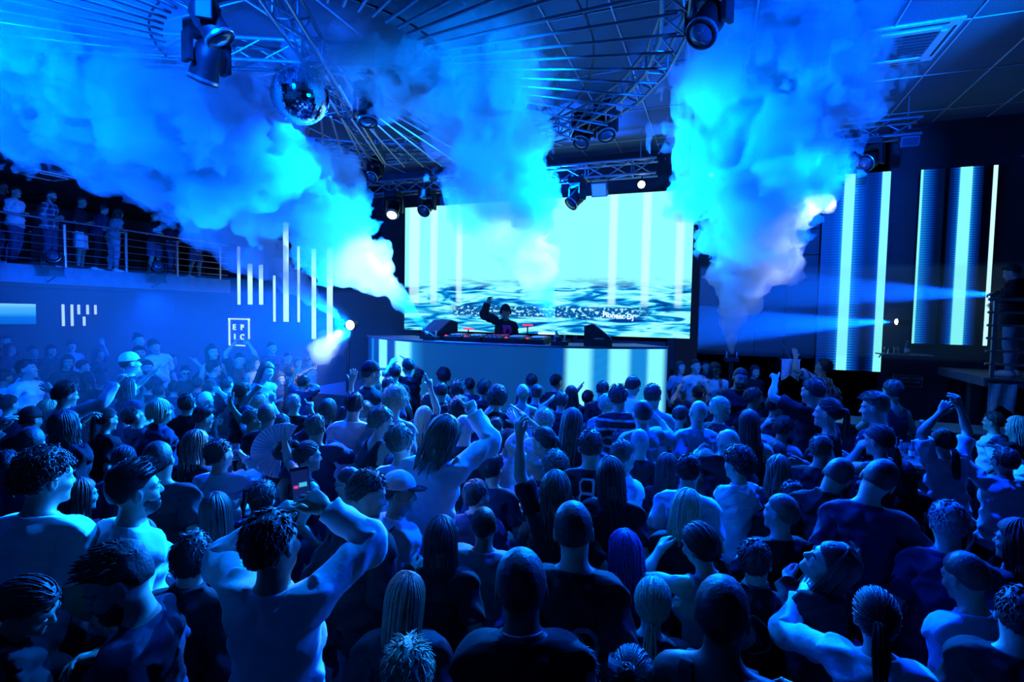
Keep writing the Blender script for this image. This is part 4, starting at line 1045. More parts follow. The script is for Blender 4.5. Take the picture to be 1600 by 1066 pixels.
def flood(loc, aim, label, w=.36, h=.22, lens='lens', rod=.18):
    o = thing('flood_light', label, 'stage light', loc); d = Vector(aim).normalized()
    T = d.to_track_quat('Z', 'Y').to_matrix().to_4x4()
    MB().box((-w / 2, -h / 2, -.08), (w / 2, h / 2, .06), .015).build('housing', M['fascia'], o, mw=T)
    MB().box((-w / 2 + .02, -h / 2 + .02, .06), (w / 2 - .02, h / 2 - .02, .068), .002).build('lens', M[lens], o, mw=T)
    for sx in (-1, 1): MB().box((sx * (w / 2 + .012) - .006, -.02, -.02), (sx * (w / 2 + .012) + .006, .02, rod), .003).build('bracket_arm', M['black'], o)
    MB().box((-w / 2 - .018, -.02, rod - .012), (w / 2 + .018, .02, rod), .003).build('bracket', M['black'], o); bar('clamp', (0, 0, rod - .01), (0, 0, rod + .06), .02, M['steel'], o)
flood((-3.05, 9.82, 4.92), (.1, -1, -.25), 'wide flood light on the front truss left of the plume moving head')
flood((-2.14, 9.98, 4.88), (0, -1, -.45), 'square flood light with blue glass at the screen top edge', .30, .26, 'lens_blue')
flood((-5.37, 9.9, 4.84), (.1, -1, -.3), 'small box light over the screen top left corner', .2, .18)
flood((1.72, 9.72, 5.22), (.1, -1, -.2), 'pale wash light half behind the right smoke', .34, .24)
flood((2.62, 9.72, 5.22), (0, -1, -.35), 'pale flood light at the free end of the right truss', .24, .15)
def globe(loc, label, r=.07, lens='lens_hot'):
    o = thing('pin_spot', label, 'stage light', loc); MB().cyl((0, .10, 0), (0, 0, 0), r * .8, r, 18).build('housing', M['black'], o, True); MB().lathe([(r * .95, 0), (r * .8, .02), (r * .4, .035), (0, .04)], 16, (0, 0, 0), (0, -1, 0)).build('lens', M[lens], o, True)
    MB().box((-.01, .03, r * .8), (.01, .06, .24), .003).build('bracket', M['black'], o); return o
globe((-1.37, 10.0, 4.92), 'round white lamp shining at the screen top beside the right smoke'); 
hb = thing('pipe', 'thin pipe along the top of the unlit LED wall', 'pipe', (-.9, 10.45, 5.36)); bar('tube', (0, 0, 0), (2.6, 0, 0), .02, M['black'], hb); bar('hanger', (.2, 0, 0), (.2, 0, .55), .008, M['steel'], hb); bar('hanger', (2.4, 0, 0), (2.4, 0, .55), .008, M['steel'], hb)
globe((-.17, 10.40, 5.10), 'small round white lamp seen through the right smoke', .045)
ls = thing('floor_lamp_stand', 'blinding white follow lamp on a pole at the booth end', 'stage light', (-6.42, 8.12, 0))
bar('pole', (0, 0, 0), (0, 0, 2.15), .025, M['black'], ls); MB().cyl((0, 0, 0), (0, 0, .03), .24, n=24).build('foot_plate', M['black'], ls)
MB().cyl((-.03, .20, 2.26), (.02, .02, 2.24), .085, .10, 20).build('housing', M['plastic'], ls, True); MB().lathe([(.09, 0), (.07, .02), (0, .035)], 16, (.02, .015, 2.24), (.1, -1, -.1)).build('lens', M['lens_hot'], ls, True)
def side_lamp(loc, label, pole):
    o = thing('beam_lamp', label, 'stage light', loc); MB().cyl((.20, .03, 0), (.02, 0, 0), .065, .055, 16).build('housing', M['plastic'], o, True)
    MB().lathe([(.05, 0), (.04, .015), (0, .028)], 14, (.02, 0, 0), (-1, -.12, 0)).build('lens', M['lens_hot'], o, True); bar('bracket', (.10, .0, 0), (.10, pole, 0), .015, M['black'], o)
side_lamp((2.84, 10.74, 2.49), 'small beam lamp glowing white between the two LED walls', .36)
side_lamp((4.27, 10.62, 2.95), 'small beam lamp throwing a blue ray behind the platform railing', .48)
# air-conditioning cassettes
def cassette(loc, label, w, d, rot=0.):
    o = thing('air_vent', label, 'air conditioner', loc, rot)
    q = MB(); q.box((-w / 2, -d / 2, -.03), (w / 2, d / 2, 0), .012); q.build('panel', M['white_plastic'], o)
    for a, sx, sy in ((0, w * .33, d * .015), (1, w * .33, d * .015)): 
        pass
    q = MB(); o_, i_ = .40, .31
    for k in range(4):
        c, s_ = [(1, 0), (0, 1), (-1, 0), (0, -1)][k]
        L = i_ * (d if c else w)
        if c: q.box((c * (o_ + i_) / 2 * w - .035 * w, -L, -.055), (c * (o_ + i_) / 2 * w + .035 * w, L, -.03), .012)
        else: q.box((-L, s_ * (o_ + i_) / 2 * d - .035 * d, -.055), (L, s_ * (o_ + i_) / 2 * d + .035 * d, -.03), .012)
    q.build('louvre_frame', M['rail_light'], o)
    MB().box((-i_ * w, -i_ * d, -.042), (i_ * w, i_ * d, -.028), .008).build('grille', M['fascia'], o)
    for k in range(8): MB().box((-i_ * w, -i_ * d + (k + .4) * i_ * d / 4, -.048), (i_ * w, -i_ * d + (k + .5) * i_ * d / 4, -.042)).build('slat', M['black'], o)
    for sx in (-1, 1): MB().box((sx * .445 * w - .012, -.36 * d, -.036), (sx * .445 * w + .012, .36 * d, -.029)).build('air_slot', M['black'], o)
    for sy in (-1, 1): MB().box((-.36 * w, sy * .445 * d - .012, -.036), (.36 * w, sy * .445 * d + .012, -.029)).build('air_slot', M['black'], o)
cassette((1.99, 7.93, 5.90), 'white square ceiling air-conditioning cassette near the right smoke', .96, 1.05)
cassette((-13.75, 7.2, 5.35), 'pale air-conditioning cassette under the soffit above the balcony guests', .8, .8)
lf = thing('bar_shelf', 'small glass shelf with bottles and cups below the thin LED stripe', 'shelf', (2.60, 10.55, 1.93)); MB().box((0, 0, 0), (.75, .3, .02), .004).build('board', M['steel'], lf); bar('bracket', (.1, .3, .01), (.1, .55, -.12), .012, M['black'], lf); bar('bracket', (.65, .3, .01), (.65, .55, -.12), .012, M['black'], lf)

# ------------------------------------------------------------------ bottles, glasses
def bottle(loc, label, h=.28, r=.036, m='bottle', group='bottles on the drinks table'):
    o = thing('bottle', label, 'bottle', loc, 0, group)
    MB().lathe([(0, .002), (r * .9, 0), (r, .008), (r, h * .52), (r * .85, h * .62), (r * .36, h * .74), (r * .33, h * .93), (r * .40, h * .94), (r * .40, h * .97), (0, h * .97)], 18).build('glass_body', M[m], o, True)
    MB().cyl((0, 0, h * .955), (0, 0, h), r * .42, n=14).build('cap', M['white_plastic'], o, True)
    MB().lathe([(r * 1.015, h * .14), (r * 1.015, h * .42)], 18).build('label', M['paper'], o, True)
def tumbler(loc, label, h=.12, r=.038, group=None, tilt=None):
    o = thing('plastic_cup', label, 'cup', loc, 0, group)
    if tilt is not None: o.rotation_euler = tilt
    MB().lathe([(0, .004), (r * .75, 0), (r * .78, .004), (r, h), (r * .93, h), (r * .74, .010), (0, .010)], 18).build('wall', M['glass'], o, True)
    MB().lathe([(0, .012), (r * .73, .012), (r * .86, h * .62), (0, h * .62)], 16).build('drink', M['liquid'], o, True)
bottle((2.14, 6.98, 1.06), 'tall clear spirit bottle standing at the back of the drinks table', .36, .052)
bottle((2.10, 6.62, 1.06), 'squat clear bottle at the front corner of the drinks table', .25, .045)
for k, (x, y, lab) in enumerate(((1.66, 6.62, 'first'), (1.76, 6.60, 'second'), (1.86, 6.62, 'third'), (1.97, 6.66, 'fourth'))): bottle((x, y, 1.06), f'small dark mixer bottle, {lab} in the row along the table front', .19, .028)
for k, (x, y, lab) in enumerate(((1.72, 6.78, 'behind the first dark mixer bottles'), (1.84, 6.80, 'behind the third dark mixer bottle'), (1.97, 6.86, 'beside the tall clear bottle'))): tumbler((x, y, 1.06), f'clear tumbler {lab}', .12, .036, 'tumblers on the drinks table')
bottle((3.02, 10.70, 1.95), 'small pale bottle on the glass shelf below LED walls', .22, .035, 'bottle', 'things on the glass shelf')
for x, lab in ((2.72, 'clear cup at the near end of the glass shelf'), (2.86, 'clear cup beside the pale bottle on the glass shelf')): tumbler((x, 10.68, 1.95), lab, .11, .04, 'things on the glass shelf')
# ------------------------------------------------------------------ smoke: billowing hulls filled with scattering vapour
def lattice(seed, n=32): return np.random.RandomState(seed).uniform(-1, 1, (n, n, n)).astype(np.float32)
_LAT = lattice(5)
def noise3(X, Y, Z, fr):
    n = 32; out = 0
    p = [np.asarray(a, np.float32) * fr for a in (X, Y, Z)]; i = [np.floor(a).astype(int) for a in p]; f = [a - b for a, b in zip(p, i)]; f = [a * a * (3 - 2 * a) for a in f]
    for dx in (0, 1):
        for dy in (0, 1):
            for dz in (0, 1):
                w = (f[0] if dx else 1 - f[0]) * (f[1] if dy else 1 - f[1]) * (f[2] if dz else 1 - f[2])
                out = out + w * _LAT[(i[0] + dx) % n, (i[1] + dy) % n, (i[2] + dz) % n]
    return out
def vapour(name, dens, aniso=.25, lo=None):
    m = bpy.data.materials.new(name); m.use_nodes = True; nt = m.node_tree; nt.nodes.clear()
    out = nt.nodes.new('ShaderNodeOutputMaterial'); 
    if lo:                                                  # ragged: thick and thin places
        tc = nd(nt, 'ShaderNodeTexCoord'); n = nd(nt, 'ShaderNodeTexNoise', {'Vector': tc.outputs['Object'], 'Scale': lo, 'Detail': 3., 'Roughness': .6})
        dens = nd(nt, 'ShaderNodeMapRange', {0: n.outputs[0], 1: .40, 2: .62, 3: dens * .55, 4: dens * 1.5}).outputs[0]
    v = nd(nt, 'ShaderNodeVolumeScatter', {'Color': (1, 1, 1, 1), 'Density': dens, 'Anisotropy': aniso}); nt.links.new(v.outputs[0], out.inputs['Volume'])
    return m
def plume(label, path, dens, seed, vox=.055, top=5.86, name='smoke_plume'):
    """path: (point, radius) from nozzle upwards; puffs strewn along it, cut level at the ceiling"""
    rs = np.random.RandomState(seed)
    P = np.array([p for p, r in path], float); Rr = np.array([r for p, r in path], float)
    cum = np.concatenate([[0], np.cumsum(np.linalg.norm(np.diff(P, axis=0), axis=1))])
    lo, hi = (P - Rr[:, None] * 1.6).min(0), (P + Rr[:, None] * 1.6).max(0); hi[2] = min(hi[2], top + .1)
    F = Field(*[np.arange(l, h, vox) for l, h in zip(lo, hi)], big=.6)
    ip = lambda s: (np.array([np.interp(s, cum, P[:, k]) for k in range(3)]), np.interp(s, cum, Rr))
    s = 0.
    while s < cum[-1]:
        c, r = ip(s); F.el(c, (max(r * .72, .03),) * 3, .05, m=max(.12, r * .5))
        for _ in range(3 if r > .15 else 0):
            d = rs.normal(0, 1, 3); d /= np.linalg.norm(d); q = r * rs.uniform(.28, .5)
            F.el(c + d * (r * 1.02 - q * .7), (q, q, q * .9), .04, m=.25)
        s += max(r * .28, .03)
    X, Y, Z = F.xs[:, None, None], F.ys[None, :, None], F.zs[None, None, :]
    sz = np.interp(np.sqrt((X - P[0, 0]) ** 2 + (Y - P[0, 1]) ** 2 + (Z - P[0, 2]) ** 2), cum, Rr)
    n = np.abs(noise3(X, Y, Z, 1.9)) * .40 + np.abs(noise3(X + 7, Y, Z, 4.2)) * .26 + np.abs(noise3(X, Y + 3, Z, 9.)) * .22 + np.abs(noise3(X, Y, Z + 5, 17.)) * .14
    F.f = F.f + (.30 - n) * np.minimum(sz, 1.1) * 1.15
    F.f = np.maximum(F.f, Z - top).astype(np.float32)
    V, Q = surface_nets(F); me = mesh_np(name, V, Q)
    o = add(name, me, vapour(name, dens, .25, 1.6)); tag(o, label, 'smoke', None, 'stuff'); return o
plume('middle smoke plume rising from the booth across the main screen', [((-2.24, 7.62, 2.22), .02), ((-2.30, 7.50, 2.45), .10), ((-2.38, 7.30, 2.8), .20), ((-2.50, 6.95, 3.25), .42), ((-2.66, 6.55, 3.9), .62), (at(765, 225, 6.7), .78), (at(740, 130, 6.3), .98), (at(705, 40, 6.0), 1.1), (at(690, -10, 5.8), 1.1)], 2.8, 1)
plume('left smoke plume leaning from the booth over the crowd', [((-4.52, 7.72, 2.20), .02), (at(655, 500, 8.7), .09), (at(620, 460, 8.5), .19), (at(580, 424, 8.2), .35), (at(508, 345, 7.9), .68), (at(410, 260, 7.4), 1.02), (at(290, 170, 6.9), 1.3), (at(190, 90, 6.3), 1.55), (at(90, 40, 5.8), 1.6)], 2.3, 2, .06)
plume('lower left smoke plume drifting from the lamp below the balcony end', [((-6.66, 8.28, 2.30), .02), (at(520, 488, 9.4), .10), (at(488, 466, 9.1), .17), (at(436, 424, 8.7), .34), (at(362, 355, 8.3), .62), (at(285, 275, 7.9), .92), (at(185, 185, 7.4), 1.15), (at(60, 110, 6.9), 1.2)], 2.2, 3, .06)
plume('right smoke plume rising in front of the unlit LED wall', [((.25, 9.10, 1.95), .03), ((.24, 8.98, 2.2), .10), ((.24, 8.82, 2.6), .24), (at(1152, 455, 8.2), .42), (at(1175, 385, 7.9), .72), (at(1185, 300, 7.5), .98), (at(1192, 200, 7.1), 1.22), (at(1190, 100, 6.7), 1.3), (at(1190, 10, 6.3), 1.25)], 3.0, 4, .055)
plume('small smoke puff drifting beside the mirror ball', [(at(470, 70, 5.8), .18), (at(520, 90, 6.0), .34), (at(570, 130, 6.2), .30), (at(610, 160, 6.3), .2)], 1.2, 6, .05)
plume('thin smoke wisp spreading under the ceiling at right', [(at(1270, 40, 6.2), .35), (at(1330, 15, 6.1), .40), (at(1380, -10, 6.0), .3)], .35, 7, .06)
plume('dense haze puff added for the white glow below the booth-end lamp', [(at(528, 524, 9.8), .16), (at(510, 542, 9.7), .30), (at(496, 562, 9.6), .22)], .9, 8, .05)  # dense puff added so the lamp's overexposed haze shows white
hz = tag(add('haze', MB().box((-17.9, 3.2, .02), (-6.2, 11.2, 2.94)).mesh('haze'), vapour('haze', .032, .2)), 'blue haze filling the floor below the balcony', 'haze', None, 'stuff')
hz = tag(add('haze', MB().box((-.3, 9.75, 1.9), (4.25, 10.85, 3.4)).mesh('haze'), vapour('beam_haze', .10, .1)), 'thin haze before the LED walls crossed by blue beams', 'haze', None, 'stuff')
# ------------------------------------------------------------------ the people, one line each:
# head centre in the photograph, head height, heading (0 = away from the camera, + = to the right), sex, hair, its colour, garment, its colour | pose | label | group
PEOPLE = '''
42 576 27 140 m short k t w|hp=8 hy=-20|man in white t-shirt facing out of the hazy left crowd
8 590 26 60 m short d t w|R=18,578 fR=half|man at the picture's left border lifting one pale arm
106 565 21 160 f bob d t k||bob-haired woman facing the camera in the haze above black-jacketed backs
217 532 18 160 f bun d t n||woman with hair up, topmost hazy head under the balcony
218 552 21 165 m short k l w||man with white collar facing the camera below the woman with hair up
241 541 19 170 m swept d t w|hr=15 hp=-15|tall man in pale t-shirt with head bowed, under the balcony
204 567 25 80 m cap w t k|cap|man in pale patterned cap gazing towards the stage through haze
230 574 22 165 m short k t n|beard|bearded dark-haired man facing the camera beside the pale cap
332 550 22 150 f wavy d n k||wavy-haired woman facing the camera just below the lit letter E
375 562 20 170 m short k t k|R=369,532 L=386,532 fR=half fL=half|dancer with both hands up beside the lit letter E
290 582 21 165 m short k t k|glasses L=303,561 fL=point|man in sunglasses pointing sideways in the haze
335 575 22 80 m curly k t n||curly-headed man below the wavy-haired woman in the haze
397 567 20 120 f shag b t g||pale-faced woman turned to the stage right of the letter E
380 577 18 150 f long d t k||long-haired woman facing the camera in mist right of the letter E
369 586 18 150 m fade k t g||man with faded hair facing out of the mist below the letter E
9 533 16 150 m short k t k||=hazy figure deep in the blue mist below the balcony|mist
16 545 16 120 f long k t n||=hazy figure deep in the blue mist below the balcony|mist
52 549 17 150 m short k t n||=hazy figure deep in the blue mist below the balcony|mist
80 548 17 140 f bob k t k||=hazy figure deep in the blue mist below the balcony|mist
112 541 16 160 m short k t g||=hazy figure deep in the blue mist below the balcony|mist
155 553 17 110 f wavy k t k|L=160,534 fL=open|hazy woman stretching an arm up left of the topmost woman
130 572 20 100 m short d t k||=hazy figure deep in the blue mist below the balcony|mist
268 562 18 120 m short k t n||=hazy figure deep in the blue mist below the balcony|mist
425 543 17 150 m short k t n||lone hazy face beneath the hanging light tubes
417 580 25 140 f long b t g|hr=-20|woman with tilted head and long light hair in the mist
437 591 19 130 f wavy d t n||wavy-haired woman right of the tilted head in the mist
450 558 16 150 m short k t k||hazy man with dark top just under the white glow
466 567 16 160 f bob d t w||hazy bob-haired woman in pale top under the white glow
482 566 16 150 m swept d t g||hazy man nearest the booth, below the white glow
456 583 20 60 m short k t k|L=493,573 fL=point|man in black pointing across the mist towards the booth
475 598 22 40 m messy k t n|R=474,597 L=463,578 fL=half|dancer with one hand up in the dark group left of booth
113 599 25 20 m short k j k||dark-haired man in black jacket, back turned, behind the curly head
138 593 24 40 f wavy k t k||dark wavy-haired woman beside the raised sleeve at left
201 604 27 60 f long d t n|L=247,575 fL=open|long dark-haired woman with palm lifted in mid-left crowd
210 618 24 30 m short d t g||grey-shirted man below the long dark hair at mid-left
231 602 24 10 m short k t k||black-clad man, back turned, left of the blond bowl cut's crown
249 612 24 20 m buzz k t b||close-cropped man directly above the blond bowl cut
308 600 22 30 m short k t n||dark round head behind the fade-cut man with black tee
330 604 24 10 f bun d t k||woman with small bun above the cropped lit head
355 600 24 30 m short k t k||black-haired man under the letter E sign's lower corner
272 606 22 20 m short k t n||short-haired man right of the cropped head above the blond
250 642 37 75 m bowl y j n|hp=5|blond bowl-cut man in dark jacket, profile to the right
293 631 34 15 m short d j k||dark-haired man behind the blond bowl cut, back turned
322 624 26 60 m buzz y t k|R=339,607 fR=open|man with lit cropped hair and open hand raised
380 613 31 70 m curly b t k||curly light-brown head looking up left of the raised fist
318 652 37 75 m fade d t k|glasses hp=-5|fade-haired man in sunglasses and black lettered tee
395 655 34 80 m short b n k|L=357,627 fL=hold|tattooed man raising a drink glass in mid-left crowd
104 616 34 60 m curly k l w|R=190,588 fR=half R2|curly dark head with a white-sleeved arm stretched over the crowd
76 641 34 45 f wavy y t g|R=72,602 fR=relax|light wavy-haired woman with limp raised hand at left
104 664 46 55 m shag k j k|L=144,648 fL=half hp=8|shaggy-haired man in black jacket with banded wrist by his face
168 655 34 60 f ponytail d t k||woman in profile with tied hair right of the shaggy black jacket
208 650 33 70 m swept k t n|hp=30 L=193,645 fL=half|man with head thrown back behind a pointing hand
14 632 31 40 f bun k t n||dark bun-haired woman at the crowd's left border
48 655 37 30 m cap k t k|cap hy=20|man in black cap behind the shaggy black jacket
48 692 50 25 m buzz k t n||man with dark cropped head below the black cap
11 728 50 10 m short k j k|L=8,655 fL=half|black-jacketed man cut by the left border, hand raised
72 745 84 45 m curly k t w|hy=25|curly black-haired man in pale tee, largest head at upper left
211 762 78 68 m fade k t w|beard hy=8|bearded fade-haired man in white tee, sharp profile to the right
194 718 46 10 f lowtail k t n||smooth dark-haired woman behind the bearded profile
248 717 60 12 m buzz k t k|hp=5|man with cropped head and lit ear in black tee behind the bearded profile
307 695 46 50 f wavy b t k||brown wavy-haired woman leaning towards the cup holder
343 709 48 40 m short d t w|R=374,708 fR=hold wb twR=60|white-shirted man holding up a clear cup
338 800 62 12 f verylong k t k||woman with very long black hair down her dark back, left of phone man
127 773 46 60 f long k t k||woman mostly hidden behind the pale tee of the curly man
45 946 96 125 f lowtail k j k|hp=-30 hr=15 R=75,1000 fR=half|woman with slick hair bowing her face, lower left corner
183 907 105 -65 m fade d t n|beard hp=-25 hy=-15|bearded man with curly fade bowing left in navy tee, bottom left
217 845 66 40 f wavy b t p|hp=-10|wavy streaked-haired woman in floral top behind the bowing bearded man
417 648 36 25 m buzz b t k|hp=5|crop-haired man below the raised fist, ear lit
408 632 32 30 m short y t n|L=403,602 fL=fist|fair-haired man punching a fist upwards left of centre
459 630 30 20 m short g t k||grey-haired man between the fan and the booth's left end
440 664 34 30 m swept d t k|R=484,630 fR=point|man in dark tee whose bent arm points right above the fan
493 668 46 12 m short b t n|R=525,690 fR=relax|brown-haired man in dark tee, back turned, right of the fan
513 641 36 20 f shag d t k|R=553,583 fR=open|shaggy-haired dancer with long pale arm raised by the glow
482 712 48 60 f bun d n k|L=440,668 fL=hold L2|woman with hair piled up who holds the open fan
411 778 44 30 m messy k t p||messy dark head in patterned shirt beneath the fan
425 848 96 30 m short d l w|L=450,790 R=487,775 fL=half fR=half wb dt=.45|large man in white shirt filming with a phone
544 754 46 -60 m buzz k t k|glasses hp=-10|man in spectacles with dark cropped hair right of the phone
575 770 64 55 m short d j k|hp=-20 hy=20|man in dark jacket looking down with lit ear, left of the cap
625 768 58 62 m cap w t w|cap wb strap hy=38 hp=-5|man in pale cap and light shirt with a dark bag strap
437 988 84 100 m short k t k|hp=45 glasses|man tipping his face up behind the phone man's back, bottom edge
634 935 80 8 f verylong b j k||woman with long straight light-brown hair, bottom centre-left
636 1050 64 0 m spiky y t k||spiky light tuft of hair at the bottom edge beside long straight hair
580 582 30 70 m cap k t k|cap|man in dark cap silhouetted by the booth's left stripes
617 582 27 10 m short k t k||dark head under the booth's second left stripe
637 573 25 -20 m short k t k|L=614,563 R=632,560 fL=open fR=open|man in black with both hands spread before the booth stripes
607 603 29 15 m short k t n||dark-haired man just below the booth's left stripes
587 607 28 70 f shag b t k||woman in profile to the right below the dark cap
553 632 38 8 m short k t w||dark-haired man in white tee left of the cropped white tee
569 645 36 10 m fade d t w||crop-haired man in white tee seen squarely from behind
572 624 29 30 m bald k t g|beanie|man in pale beanie above the two white tees
617 627 39 20 m bigcurly y t g||blond curly-headed man in mid-crowd
596 658 40 60 f messy b n k|R=612,662 fR=open bend=10|messy-haired woman in black tank top with hand at her face
662 653 36 6 f long y t k|R=668,577 fR=peace|blond straight-haired woman with bangled arm stretched high
671 632 34 10 m curly k t n||curly black head right of the tall raised arm
690 611 27 0 m short k t k||black-haired man below the booth's dark hatch, left one of a close pair
696 629 24 20 f bob g t g||grey bob-haired woman in front of the booth's hatched panel
693 588 23 0 m bigcurly k t k||curly silhouette directly before the booth's hatched panel
715 611 30 5 m spiky k t k||spiky black head before the middle of the booth
734 602 23 0 m short k t n||small dark head right of the spiky one by the booth
743 588 21 0 m fade k t k||flat-topped dark head highest before the hatched panel
763 597 21 -5 f bob k t k||=small dark round head close to the booth front|boothheads
786 596 22 0 m short k t k||=small dark round head close to the booth front|boothheads
804 598 22 5 m short k t n||=small dark round head close to the booth front|boothheads
757 609 26 0 m bigcurly k t k||bushy dark head behind the big-haired woman near booth
777 622 33 5 f afro d t k||frizzy-haired woman before the booth's middle
718 642 36 12 f bigcurly k t n||big dark curls just above the man in rumpled white shirt
693 680 56 30 m shag b l w|R=733,630 fR=point hr=12 roll=8 lod=0|man in rumpled white shirt, arm crooked high, centre of the crowd
725 669 42 12 m buzz g t k||close-cropped pale head beside the rumpled white shirt
775 668 34 15 m short d t k|L=763,640 fL=open|man with palm open behind the crooked white sleeve
625 690 50 12 m messy b t w|hr=-8|tousled brown-haired man in white tee hugging the tank-top woman
617 732 42 15 m swept k t g||dark swept hair just above the pale cap
795 690 38 60 f curly b t w|R=800,650 fR=open|curly-haired woman in pale top right of the crooked sleeve
769 731 48 15 m curly k t n|hy=10|dark curly-haired man above the swept black hair at centre
745 774 54 25 m swept k j n|hy=25|man with sleek black hair turned right, centre
756 820 62 4 m buzz k t g|L=660,862 fL=half skin=m wb|man with dark cropped head in grey tee, hand lifted behind
817 614 28 15 m buzz y n w||fair close-cropped man with bare shoulders before booth centre
831 597 25 5 m short k t k||dark head right of the fair cropped man
870 597 24 40 m short k t k||silhouetted man in black beside the booth's brightest stripe
838 615 27 10 m fade k t n||dark faded head below the booth centre
893 616 27 0 f long k t k||long dark hair against the booth's first bright right stripe
919 622 26 20 m short k t k|L=907,603 fL=open|man with raised palm between the booth's right stripes
877 627 28 15 m messy d t k|L=867,618 fL=fist|man with fist beside his head below the bright stripe
941 609 27 0 m short k t k||dark-haired man in front of the booth's middle right stripe
966 620 35 5 m spiky d t z||bushy-haired man in horizontally striped tee
949 632 34 20 m curly y t g||fair curly-haired man in grey tee left of the striped tee
989 603 29 35 m swept k t w|hp=-10|man in white tee looking down by the booth's last stripes
1020 618 33 12 m short d t g||dark-haired man at the booth's right end, pale shirt
1003 645 36 -30 m buzz k t g|R=1029,652 fR=open|crop-haired man with forearm raised below booth's right end
1063 649 33 10 m short k t p||dark-haired man in patterned shirt left of the bald man
1048 664 32 15 f shag k t p||shaggy dark-haired woman in leafy print shirt
1091 644 39 -25 m bald k t b|glasses|bald man in blue shirt and spectacles at right of booth
1090 616 25 5 m cap k t k|cap L=1063,603 fL=fist|man in cap with fist raised beside the booth's right edge
1126 638 35 50 m swept y t k||fair swept-haired man right of the bald man
1178 622 29 70 m curly d t k|R=1170,655 fR=relax|curly-haired man in profile below the dark hanging wall
1157 590 28 170 m buzz k t k|beard skin=m|stocky man in black polo facing the camera, like a guard
1118 578 21 165 f shag d t w|R=1117,590 fR=fist|woman facing the camera with white sleeve near the guard
1087 572 20 150 m short k t w||man in white top facing the camera, far beyond the booth
1064 574 19 140 f long d t b||long-haired woman far beyond the booth's right end
1102 572 18 150 m short k j k||dark figure far beyond the booth between guard and white top
1180 580 19 150 f bob k t k||dark-haired woman far behind the guard's shoulder
1171 661 38 4 f long d n k|T=4.9|woman with long straight hair, back turned, right of the fair swept hair
1138 688 42 -40 m bald k t k|hp=40 hr=-15 L=1095,700 fL=half|bald man tipping back his face with a hand on his head
851 659 36 12 m curly y t w|T=4.9|fair curly-haired man left of the long highlighted hair
893 661 40 4 f long b t k|T=4.5|woman with straight highlighted hair over black top
848 689 44 -50 f ponytail d s n|T=4.2 R=808,640 L=822,660 fR=open fL=half|woman in strapless top, hair tied, both arms up
922 697 46 5 m short d t 8|T=3.75 hp=-4|man in black football jersey with a big number
1000 690 38 12 m buzz g t k||crop-haired man with pale patchy hair, black top
969 689 32 10 m short k t k||dark low head between jersey man and pale patchy crop
974 711 42 50 m swept b t w||wavy-haired man in pale tee, profile right, behind the black dress
955 742 54 6 f long d t k|T=3.35 lod=0|woman with long dark streaked hair and black dress, centre right
1042 731 42 4 f verylong k t k||woman with long black hair tied by a pale band
1076 735 54 8 m short k t w||dark-haired man in ribbed white shirt holding a cup, back turned
1104 722 34 20 f bob y t g||light-haired woman between ribbed shirt and dark curls
1152 724 48 -55 m bigcurly k t w|L=1120,775 fL=hold|dark curly man with white tee, turned left with a cup
870 729 42 10 m curly b t k|T=3.9|short wavy-haired head above the long brown hair
870 766 52 10 f wavy b t k|T=3.15 L=806,640 fL=half L2 lod=0|wavy-haired woman with one long arm raised straight up
896 826 90 6 m buzz d t G|lod=0|big crop-haired man in black tee with printed back graphic
946 805 54 6 f bob b t k||brown smooth-haired woman right of the big crop-haired man
1073 795 62 4 f bob y t k||woman with highlighted bobbed hair, right of the black dress
1194 712 36 30 m short y t k||fair head beside the triangle-print tee
1211 634 32 40 m short k t k||dark-haired man below the pointing arm at right
1225 669 38 25 m curly d t T|L=1203,655 fL=half|man in grey tee printed with a triangle on the back
1211 708 34 -10 f wavy d t k||wavy-haired woman below the triangle-print tee
1217 735 46 5 f wavy b t k||brown wavy-haired woman at right of the dark curly man
1237 775 52 20 m short k j k||black-haired broad man in black above the lit cropped face
1220 800 68 -30 m buzz b t k|hy=-25|crop-haired man in black tee with lit cheek turned left
1287 573 33 -60 m short d t v|L=1242,550 fL=open hp=20|man in white striped shirt reaching an arm high, standing tallest at right
1269 611 35 -60 m short k t k|L=1211,586 fL=point|man in black tee with inked arm pointing at the stage
1293 644 40 -80 f ponytail d n k||woman with high ponytail in profile to the left
1366 636 40 -75 m fade b t p||man in speckled dark shirt gazing left at right side
1394 611 32 -45 m short k n k|L=1360,655 fL=relax|bare-shouldered man in black by the rear wall sign
1372 687 46 -70 f lowtail d n k|L=1348,690 fL=half R=1362,700 fR=half|woman with ear plug holding hands to her mouth
1410 660 30 -60 f wavy d t p||dark curly-haired woman in print by the bottles
1552 658 32 -70 m short d t w|glasses|man in glasses and white collar at far right
1588 667 33 -60 f wavy y t k||fair-haired woman at the right border
1473 690 44 -40 f lowtail d t w|L=1478,632 R=1496,622 fL=half fR=half tw roll=-6 lod=0|woman in white tee with both banded arms straight up
1570 720 46 -30 m short k t w|L=1512,672 R=1546,690 fL=fist fR=fist skin=m lod=0|dark-armed man lifting two fists by the right border
1284 702 44 25 m short b t k|hp=-10|short lit-haired man beside the long-necked pair
1310 742 58 20 m buzz k j k|hp=-20 hr=20|crop-haired man leaning right with lit ear, first of the long-necked pair
1374 748 64 10 m buzz k t n|hp=-15 hr=25|dark cropped man with bent neck in navy tee, second of the long-necked pair
1411 742 34 -20 f bob k t k|R=1412,752 fR=half wb|dark bobbed woman with banded wrist behind the bent neck
1481 816 80 0 m short g t n|hy=-15 lod=0|grizzled short-haired man in navy tee at lower right
1298 880 80 -85 f long k j k|hp=28 hr=-22 hy=-10 L=1230,890 R=1337,868 fL=half fR=half wb lod=0|dark-haired woman leaning her lit face back, wrists banded
1369 962 90 -10 f ponytail k l w|L=1262,915 fL=open hp=5 lod=0|dark-haired woman with white sleeve reaching up, lower right
